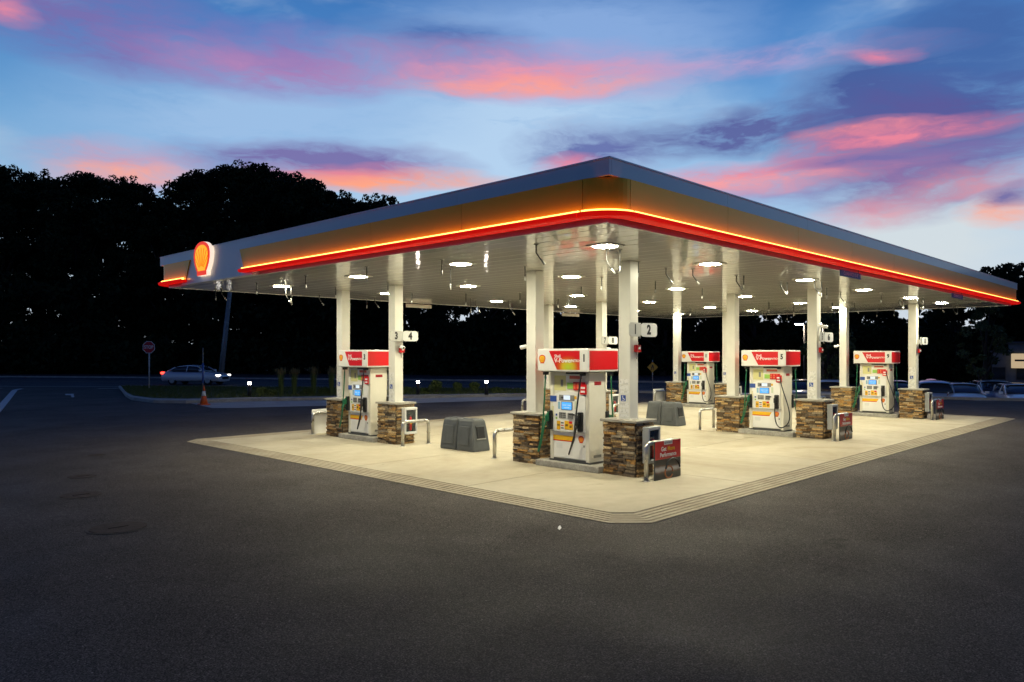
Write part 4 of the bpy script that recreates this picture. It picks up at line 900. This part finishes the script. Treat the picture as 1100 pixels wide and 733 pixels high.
# shrubs and ornamental grass on the verge
def shrub(px,py,wpx,hpx,label,seed,m=BUSHL):
    p=P(px,py); d=p.x*FW[0]+p.y*FW[1]; r=wpx/F_PX*d/2; h=hpx/F_PX*d; rnd=np.random.default_rng(seed)
    t=empty('shrub',(p.x,p.y,.12)); tag(t,label,'shrub','clipped shrubs on the verge')
    Q=[leaves((rnd.uniform(-.4,.4)*r,rnd.uniform(-.4,.4)*r,h*rnd.uniform(.35,.72)),min(r,h)*.52,260,.045,rnd,.8) for _ in range(9)]
    leafmesh('foliage',np.concatenate(Q),m,t); bm=bmesh.new()
    for k in range(5): tubebm(bm,[(0,0,-.02),(rnd.uniform(-.3,.3)*r,rnd.uniform(-.3,.3)*r,h*.5)],[.02,.008],5)
    frombm('stem',bm,BARK,t)
for k,(px,py,wp,hp,lab) in enumerate(((469,424.5,20,14,'round green shrub right of the middle light bollard, left of three'),(490.5,424.2,14,12,'smaller round shrub, middle of three beyond the forecourt'),(509,424,16,12,'round shrub left of the right-hand light bollard'),(533,423.6,15,5,'low spreading shrub right of the right-hand light bollard'),
    (437,424.6,14,6,'low shrub beside the 4 sign column, left of the middle bollard'),(282,427.2,14,8,'low shrub just right of the left light bollard'),(330,426.4,18,6,'low dark shrub between the tall grass clumps, left one'),(349,426,14,6,'low dark shrub between the tall grass clumps, right one'),(292,427,16,6,'low dark shrub at the foot of the first grass clump'),(455,424.4,14,5,'tiny shrub at the foot of the middle light bollard'))):
    shrub(px,py,wp,hp,lab,50+k)
for k,(px,py,hp) in enumerate(((302,427,30),(316,426.6,29),(337,426.2,30),(356,426,30))):
    p=P(px,py); d=p.x*FW[0]+p.y*FW[1]; h=hp/F_PX*d; rnd=random.Random(k)
    t=empty('ornamental_grass',(p.x,p.y,.12)); tag(t,f'tall feathery grass clump by the road, {ORD[k]} from the left','ornamental grass','tall grass clumps on the verge')
    v=[];f=[];v2=[];f2=[]
    for q in range(260):
        a=rnd.uniform(0,6.3); r0=rnd.uniform(0,.12); hh=h*rnd.uniform(.45,1.); lean=rnd.uniform(.05,.42)*hh*.45; ww=.007
        b=Vector((r0*math.cos(a),r0*math.sin(a),0)); m_=b+Vector((math.cos(a)*lean*.3,math.sin(a)*lean*.3,hh*.6)); e=b+Vector((math.cos(a)*lean,math.sin(a)*lean,hh)); s=Vector((-math.sin(a),math.cos(a),0))*ww; n=len(v)
        v+=[b-s,b+s,m_+s,m_-s,e]; f+=[(n,n+1,n+2,n+3),(n+3,n+2,n+4)]
        if hh>h*.82: n=len(v2); s2=s*3; v2+=[e-Vector((0,0,.22)),e+s2-Vector((0,0,.1)),e+Vector((0,0,.05)),e-s2-Vector((0,0,.1))]; f2.append((n,n+1,n+2,n+3))
    raw('blades',v,f,BUSHL,t); raw('plumes',v2,f2,STRAW,t)
# ------------------------------------------------------------------ street furniture
def bollard_light(px,py,lab):
    p=P(px,py,.13); t=empty('bollard_light',(p.x,p.y,.13)); tag(t,lab,'bollard light','lit bollards on the verge')
    tube('post',[(0,0,-.02),(0,0,.62)],.10,BLK,t,14); tube('lens',[(0,0,.6205),(0,0,.74)],.075,mat('bollard_lens',(.8,.8,.8),.4,emit=(1.,.86,.74),es=60.),t,14); tube('cap',[(0,0,.741),(0,0,.80),(0,0,.83)],[.11,.105,.06],BLK,t,14); tube('base_ring',[(0,0,0),(0,0,.03)],.13,BLK,t,14)
bollard_light(268,426.4,'black bollard with lit top beside the orange cone and car'); bollard_light(449,424.4,'black lit bollard left of the three round shrubs'); bollard_light(522.5,424,'black lit bollard right of the three round shrubs')
# stop sign
SIGN_RED=mat('stop_red',(.50,.012,.02),.45)
p=P(160,417,.13); p=toward(p,Vector((0,0,.13)),.6); d=p.x*FW[0]+p.y*FW[1]
t=empty('stop_sign',(p.x,p.y,.13),HEAD-R(90)); tag(t,'red octagonal stop sign on a pale post by the road','stop sign')
zc=CAM_H+(HORIZ-373.2)/F_PX*d-.13
tube('post',[(0,.03,-.05),(0,.03,zc+.35)],.045,LGREY,t,8)
oc=[(math.cos(R(22.5+45*k)),math.sin(R(22.5+45*k))) for k in range(8)]
pl=prism('plate',[(x*.47,y*.47) for x,y in oc],-.006,.004,WHT,t,(0,-.02,zc),FY); pl.scale=(.86,.86,1); prism('plate_face',[(x*.43,y*.43) for x,y in oc],.0045,.008,SIGN_RED,pl)
text('lettering','STOP',.34,WHT,pl,(0,0,.0095),(0,0,0),.001,sxy=(.82,1),bold=.008)
# cone and marker stake
p=P(219,435.0,.008); t=empty('traffic_cone',(p.x,p.y,.008)); tag(t,'orange traffic cone with white collar on the pavement','traffic cone')
box('base',-.22,.22,-.22,.22,0,.05,CONEO,t,.02); tube('cone_body',[(0,0,.0505),(0,0,.40)],[.17,.10],CONEO,t,16); tube('collar',[(0,0,.4005),(0,0,.62)],[.10,.06],mat('cone_white',(.7,.7,.68),.4),t,16); tube('tip',[(0,0,.6205),(0,0,.82),(0,0,.86)],[.06,.03,.028],CONEO,t,16)
p=P(218,432.0,.13); t=empty('marker_stake',(p.x,p.y,.12)); tag(t,'thin tall marker stake with blue band standing behind the cone','marker stake')
tube('rod',[(0,0,0),(0,0,2.45)],.022,GREY,t,8); tube('band',[(0,0,.85),(0,0,1.75)],.045,BLUE,t,8)
# utility pole
p=PD(237,74); t=empty('utility_pole',(p.x,p.y,0)); tag(t,'leaning weathered utility pole rising behind the canopy edge, behind the car','utility pole')
top=Vector((RT[0]*1.05,RT[1]*1.05,9.6)); tube('pole',[(0,0,-.3),top*.5,top],[.27,.23,.18],WOOD,t,12)
tube('conduit',[(FW[0]*-.27,FW[1]*-.27,0),top*.7+Vector((-FW[0]*.24,-FW[1]*.24,0))],.04,GALV,t,6)
for z in (.38,.56,.8): bm=bmesh.new(); q=top*z; tubebm(bm,[q-Vector((0,0,.05)),q+Vector((0,0,.05))],.245-.07*z+.02,12); frombm('band',bm,GALV,t)
cm=box('crossarm',-1.1,1.1,-.06,.06,-.06,.06,WOOD,t,.01,1,tuple(top*.95),(0,0,HEAD-R(90)))
for s in (-1,-.4,.4,1): tube('insulator',[(s,0,.061),(s,0,.2)],[.04,.03],GREY,cm,8)
# yellow warning sign
p=PD(701,50); t=empty('warning_sign',(p.x,p.y,gz(p.x,p.y)),HEAD-R(90)-.1); tag(t,'yellow diamond warning sign between the columns beyond the forecourt','warning sign')
tube('post',[(0,.03,-.3),(0,.03,2.0)],.03,GALV,t,8); zc=CAM_H-(392.8-HORIZ)/F_PX*50
h=.36; pl=prism('plate',[(0,-h),(h,0),(0,h),(-h,0)],-.005,.004,mat('sign_yellow',(.55,.30,.02),.5),t,(0,-.02,zc),FY)
prism('symbol',[(-.10,-.18),(-.05,-.18),(-.05,-.03),(.05,-.03),(.05,-.18),(.10,-.18),(.10,.04),(.05,.04),(.05,.12),(.0,.19),(-.05,.12),(-.05,.04),(-.10,.04)],.0045,.007,BLK,pl)
# car-park lamp posts (lit)
def lamp_post(px,d,ypx,lab,on=170.):
    p=PD(px+6,d); z0=gz(p.x,p.y); t=empty('lamp_post',(p.x,p.y,z0),HEAD-R(90)); tag(t,lab,'lamp post','car park lamp posts')
    z=CAM_H+(HORIZ-ypx)/F_PX*d-z0
    tube('pole',[(0,0,-.2),(0,0,z+.15)],[.09,.06],DGREY,t,8); tube('arm',[(0,0,z+.1),(-.15,0,z+.1)],.03,DGREY,t,6)
    hd=box('head',-.62,-.12,-.16,.16,z+.02,z+.12,DGREY,t,.02); box('lens',-.60,-.16,-.14,.14,z-.02,z+.019,mat('post_lens',(.8,.8,.8),.4,emit=(1.,.82,.62),es=on),hd)
    bz=tube('base',[(0,0,0),(0,0,.5)],.2,KERB,t,10)
lamp_post(858,52,348.5,'lit car park lamp post seen above dispenser 5')
lamp_post(878,56,347.8,'lit car park lamp post just right of the 5 and 6 sign column')
# ------------------------------------------------------------------ right-hand kerb, building, cars
def kp(t,d): q=KR+KT*t+KN*d; return Vector((q.x,q.y,0))
ts=np.linspace(-24,15,14)
strip('kerb',[kp(t,-.1) for t in ts],[kp(t,.1) for t in ts],0,.13,KERB)
def ray_line(px,d):
    r=ray(px,HORIZ); o=-kd(0,0)+d; k=o/(r.x*KN.x+r.y*KN.y); return Vector((r.x*k,r.y*k,0))
def paint(name,c,metal=.2): return mat(name,c,.3,metal,coat=1.,coatr=.04)
def loft(name,st,m,parent):
    bm=bmesh.new(); rings=[]
    for x,pts in st: rings.append([bm.verts.new((x,y,z)) for y,z in pts]+[bm.verts.new((x,-y,z)) for y,z in pts[::-1]])
    n=len(rings[0])
    for a,b in zip(rings,rings[1:]):
        for k in range(n): bm.faces.new((a[k],a[(k+1)%n],b[(k+1)%n],b[k]))
    bm.faces.new(rings[0][::-1]); bm.faces.new(rings[-1])
    o=frombm(name,bm,m,parent,True); md=o.modifiers.new('sub','SUBSURF'); md.levels=md.render_levels=2; return o
def car(loc,rz,kind,body,label,group,lit=False):
    t=empty('car',loc,rz); tag(t,label,'car',group)
    W,RF={'sedan':(.90,1.44),'suv':(.93,1.56),'van':(.95,1.62),'wagon':(.91,1.50)}[kind]
    # lower body: (x, half width, hood/deck height)
    if kind=='sedan': dk=[(-2.36,.80,.80),(-2.28,.86,.98),(-1.75,.90,1.04),(-1.2,.905,1.0),(-.3,.91,.96),(.75,.91,.96),(1.15,.905,.98),(1.8,.89,.88),(2.2,.84,.76),(2.36,.72,.66)]; gh=[(-1.85,.70,1.03,.0),(-1.25,.66,1.02,.30),(-.65,.62,1.0,.43),(.1,.62,1.0,.44),(.55,.64,1.0,.36),(1.2,.70,.98,.0)]
    else: dk=[(-2.30,W-.08,.85),(-2.24,W-.03,1.05),(-1.7,W,1.06),(-1.0,W,1.04),(0,W,1.03),(.8,W,1.03),(1.2,W,1.06),(1.85,W-.02,.98),(2.2,W-.07,.86),(2.32,W-.2,.70)]; r_=RF-1.02; gh=[(-2.2,W-.16,1.03,.0),(-2.08,W-.22,1.03,r_*.8),(-1.7,W-.25,1.02,r_),(-.3,W-.25,1.02,r_),(.25,W-.25,1.02,r_*.92),(1.15,W-.18,1.03,.0)]
    st=[(x,[(w_*.86,.22),(w_,.34),(w_*1.01,.62),(w_*.97,min(h,.9)),(w_*.80,h)]) for x,w_,h in dk]
    loft('body',st,body,t)
    gst=[]
    for x,w_,z0,h in gh: gst.append((x,[(w_*1.16,z0-.10),(w_*1.12,z0+h*.35),(w_*1.02,z0+h*.88),(w_*.70,z0+h+.0)]))
    loft('cabin',gst,GLASS_D,t)
    # roof skin and pillars in body colour
    rs=[g for g in gh if g[3]>.28]; bm=bmesh.new(); rows=[]
    for x,w_,z0,h in rs: rows.append([bm.verts.new((x,y*w_,z0+h*k)) for y,k in ((-1.06,.86),(-.74,.99),(0,1.015),(.74,.99),(1.06,.86))])
    for a,b in zip(rows,rows[1:]):
        for k in range(4): bm.faces.new((a[k],a[k+1],b[k+1],b[k]))
    o=frombm('roof',bm,body,t,True); md=o.modifiers.new('solid','SOLIDIFY'); md.thickness=.04; md.offset=.6; md=o.modifiers.new('sub','SUBSURF'); md.levels=md.render_levels=2
    xr,xf=rs[0],rs[-1]
    for s in (-1,1):
        tube('pillar',[(gh[0][0]+.02,s*gh[0][1]*1.10,gh[0][2]-.03),(xr[0],s*xr[1]*1.07,xr[2]+xr[3]*.9)],.04,body,t,6)
        tube('pillar',[(gh[-1][0]-.02,s*gh[-1][1]*1.10,gh[-1][2]-.03),(xf[0],s*xf[1]*1.07,xf[2]+xf[3]*.9)],.035,body,t,6)
        tube('pillar',[(-.25,s*(W-.03),.98),(-.28,s*rs[1][1]*1.05,rs[1][2]+rs[1][3]*.88)],.035,body,t,6)
        bm=bmesh.new(); bbox(bm,.85,.99,min(s*(W-.02),s*(W+.18)),max(s*(W-.02),s*(W+.18)),1.0,1.13,.03,2); frombm('mirror',bm,body,t)
        hl=mat('headlight_lit',(.8,.8,.8),.2,emit=(1.,.93,.82),es=5.) if lit else mat('headlight_glass',(.45,.46,.48),.12,coat=1.)
        tl=mat('taillight_lit',(.4,.02,.02),.3,emit=(1.,.05,.03),es=5.) if lit else mat('taillight_glass',(.22,.01,.012),.15,coat=1.)
        bm=bmesh.new(); bbox(bm,2.02,2.30,min(s*.52,s*.84),max(s*.52,s*.84),.64,.77,.04,2); frombm('headlight',bm,hl,t,True)
        bm=bmesh.new(); bbox(bm,-2.36,-2.10,min(s*.52,s*.87),max(s*.52,s*.87),.80,.95,.03,2); frombm('taillight',bm,tl,t,True)
        for x in (-1.42,1.42):
            wv=empty_wheel(t,(x,s*(W-.13),.33),s)
    box('grille',2.28,2.36,-.42,.42,.42,.60,BLK,t,.01); box('number_plate',-2.385,-2.36,-.16,.16,.62,.74,WHT,t); box('bumper',-2.40,-2.25,-.72,.72,.36,.52,DGREY,t,.04)
    return t
WH={}
def empty_wheel(parent,loc,s):
    if not WH:
        bm=bmesh.new(); tubebm(bm,[(0,-.11,0),(0,-.08,0),(0,.08,0),(0,.11,0)],[.29,.33,.33,.29],20); me=bpy.data.meshes.new('wheel'); bmesh.ops.recalc_face_normals(bm,faces=bm.faces); bm.to_mesh(me); bm.free(); me.materials.append(TYRE); WH['t']=me
        bm=bmesh.new(); tubebm(bm,[(0,.1105,0),(0,.122,0)],[.21,.19],14)
        for k in range(5):
            a=2*math.pi*k/5; tubebm(bm,[(.02*math.cos(a),.124,.02*math.sin(a)),(.18*math.cos(a),.124,.18*math.sin(a))],.02,4)
        me=bpy.data.meshes.new('rim'); bmesh.ops.recalc_face_normals(bm,faces=bm.faces); bm.to_mesh(me); bm.free(); me.materials.append(RIM); WH['r']=me
    o=mk('wheel',WH['t'],None,parent,loc,(0,0,0 if s>0 else math.pi)); mk('rim',WH['r'],None,o); return o
# passing car on the road
pa,pb=rn[2].lerp(rf[2],.30),rn[3].lerp(rf[3],.30); dr=(pb-pa).normalized(); p=P(211,413.4)
car((p.x,p.y,.006),math.atan2(dr.y,dr.x),'sedan',paint('paint_silver',(.60,.63,.68)),'silver saloon with glowing tail and head lights passing on the road','cars on the road',True)
# parked cars facing the forecourt, in the lower car park
hd=math.atan2(-KN.y,-KN.x)
for px,d,kind,c,rot,lab in ((1000,4.6,'van',(.24,.36,.56),math.pi,'dark blue van with its back to the forecourt, left of the white car'),(1034,3.5,'wagon',(.82,.84,.86),0.,'white car parked facing the forecourt, under the young tree'),
    (1068,6.8,'suv',(.34,.40,.48),.06,'grey car set back between the two white cars'),(1095,3.4,'wagon',(.82,.84,.86),0.,'white car at the right edge of the picture'),
    (893,4.0,'van',(.45,.5,.56),math.pi,'pale van glimpsed between the columns beside the 6 sign'),(962,4.4,'suv',(.06,.09,.14),0.,'dark car half hidden behind dispenser 9'),(864,4.2,'suv',(.05,.06,.07),0.,'dark car glimpsed right of dispenser 5')):
    q=ray_line(px,d); car((q.x,q.y,gz(q.x,q.y)+.004),hd+rot,kind,paint('paint_%d'%px,c),lab,'cars parked beyond the forecourt')
# umbrella
p=PD(1000,56); z=gz(p.x,p.y); t=empty('umbrella',(p.x,p.y,z)); tag(t,'small pale pink open umbrella beyond the parked van','umbrella')
zz=CAM_H-(407-HORIZ)/F_PX*56-z; bm=bmesh.new(); rings=[]
for r,h in ((.02,.0),(.28,-.04),(.50,-.17)): rings.append([bm.verts.new((r*math.cos(2*math.pi*k/16),r*math.sin(2*math.pi*k/16),zz+h+(0 if k%2 else .02)*(r>.5))) for k in range(16)])
for a,b in zip(rings,rings[1:]):
    for k in range(16): bm.faces.new((a[k],a[(k+1)%16],b[(k+1)%16],b[k]))
frombm('canopy_cloth',bm,mat('pink_cloth_glow',(.75,.45,.55),.7,emit=(.9,.5,.62),es=.35),t,True); tube('pole',[(0,0,0),(0,0,zz)],.02,WHT,t,6)  # cloth emits a little, its lit look is put into the material
# building at the right edge with a lit sign
p=PD(1118,62); z=gz(p.x,p.y); t=empty('shop_building',(p.x,p.y,z),HEAD-R(90)-R(36)); tag(t,'low dark shop building at the right edge with a small lit sign','building')
WALLB=noisy('shop_wall',[(.3,(.10,.12,.15)),(.7,(.15,.17,.2))],2,.8,.1,30,5)
hgt=3.1-z
box('wall',-3.4,6,0,8,0,2.4-z,WALLB,t); box('upper_wall',-2.2,6,-.6,7.5,2.4-z+.001,hgt,WALLB,t); box('roof',-2.4,6.2,-.8,7.7,hgt+.001,hgt+.2,DGREY,t,.03); box('lower_roof',-3.55,-2.41,-.15,8.1,2.4-z+.001,2.4-z+.16,DGREY,t,.03)
for a in (-2.9,-1.2): 
    wv=box('window',a-.5,a+.5,-.03,-.001,.9,2.0,DGREY,t); box('pane',a-.44,a+.44,-.04,-.0305,.96,1.94,GLASS_D,wv)
dv=box('door',.3,1.3,-.05,-.001,0,2.1,DGREY,t); box('door_glass',.4,1.2,-.06,-.0505,.2,2.0,GLASS_D,dv)
sg=box('lit_sign',-2.0,-.3,-.78,-.61,CAM_H-z+(HORIZ-396)/F_PX*61,CAM_H-z+(HORIZ-380)/F_PX*61,mat('sign_lit',(.8,.7,.5),.5,emit=(1.,.72,.38),es=.5),t,.02); box('sign_mark',-1.75,-.6,-.80,-.781,CAM_H-z+(HORIZ-388.5)/F_PX*61,CAM_H-z+(HORIZ-386.5)/F_PX*61,BLK,sg)
# litter and leaves on the asphalt
for k,(px,py,lab) in enumerate(((601,570,'small white paper scrap on the asphalt near the forecourt corner'),)):
    p=P(px,py); t=raw('litter',[(0,0,.004),(.10,.05,.006),(.13,.10,.03),(.02,.05,.012),(.06,.07,.028)],[(0,1,4,3),(1,2,4)],WHT,None,False,(p.x,p.y,.002)); tag(t,lab,'litter')
bpy.context.view_layer.update()
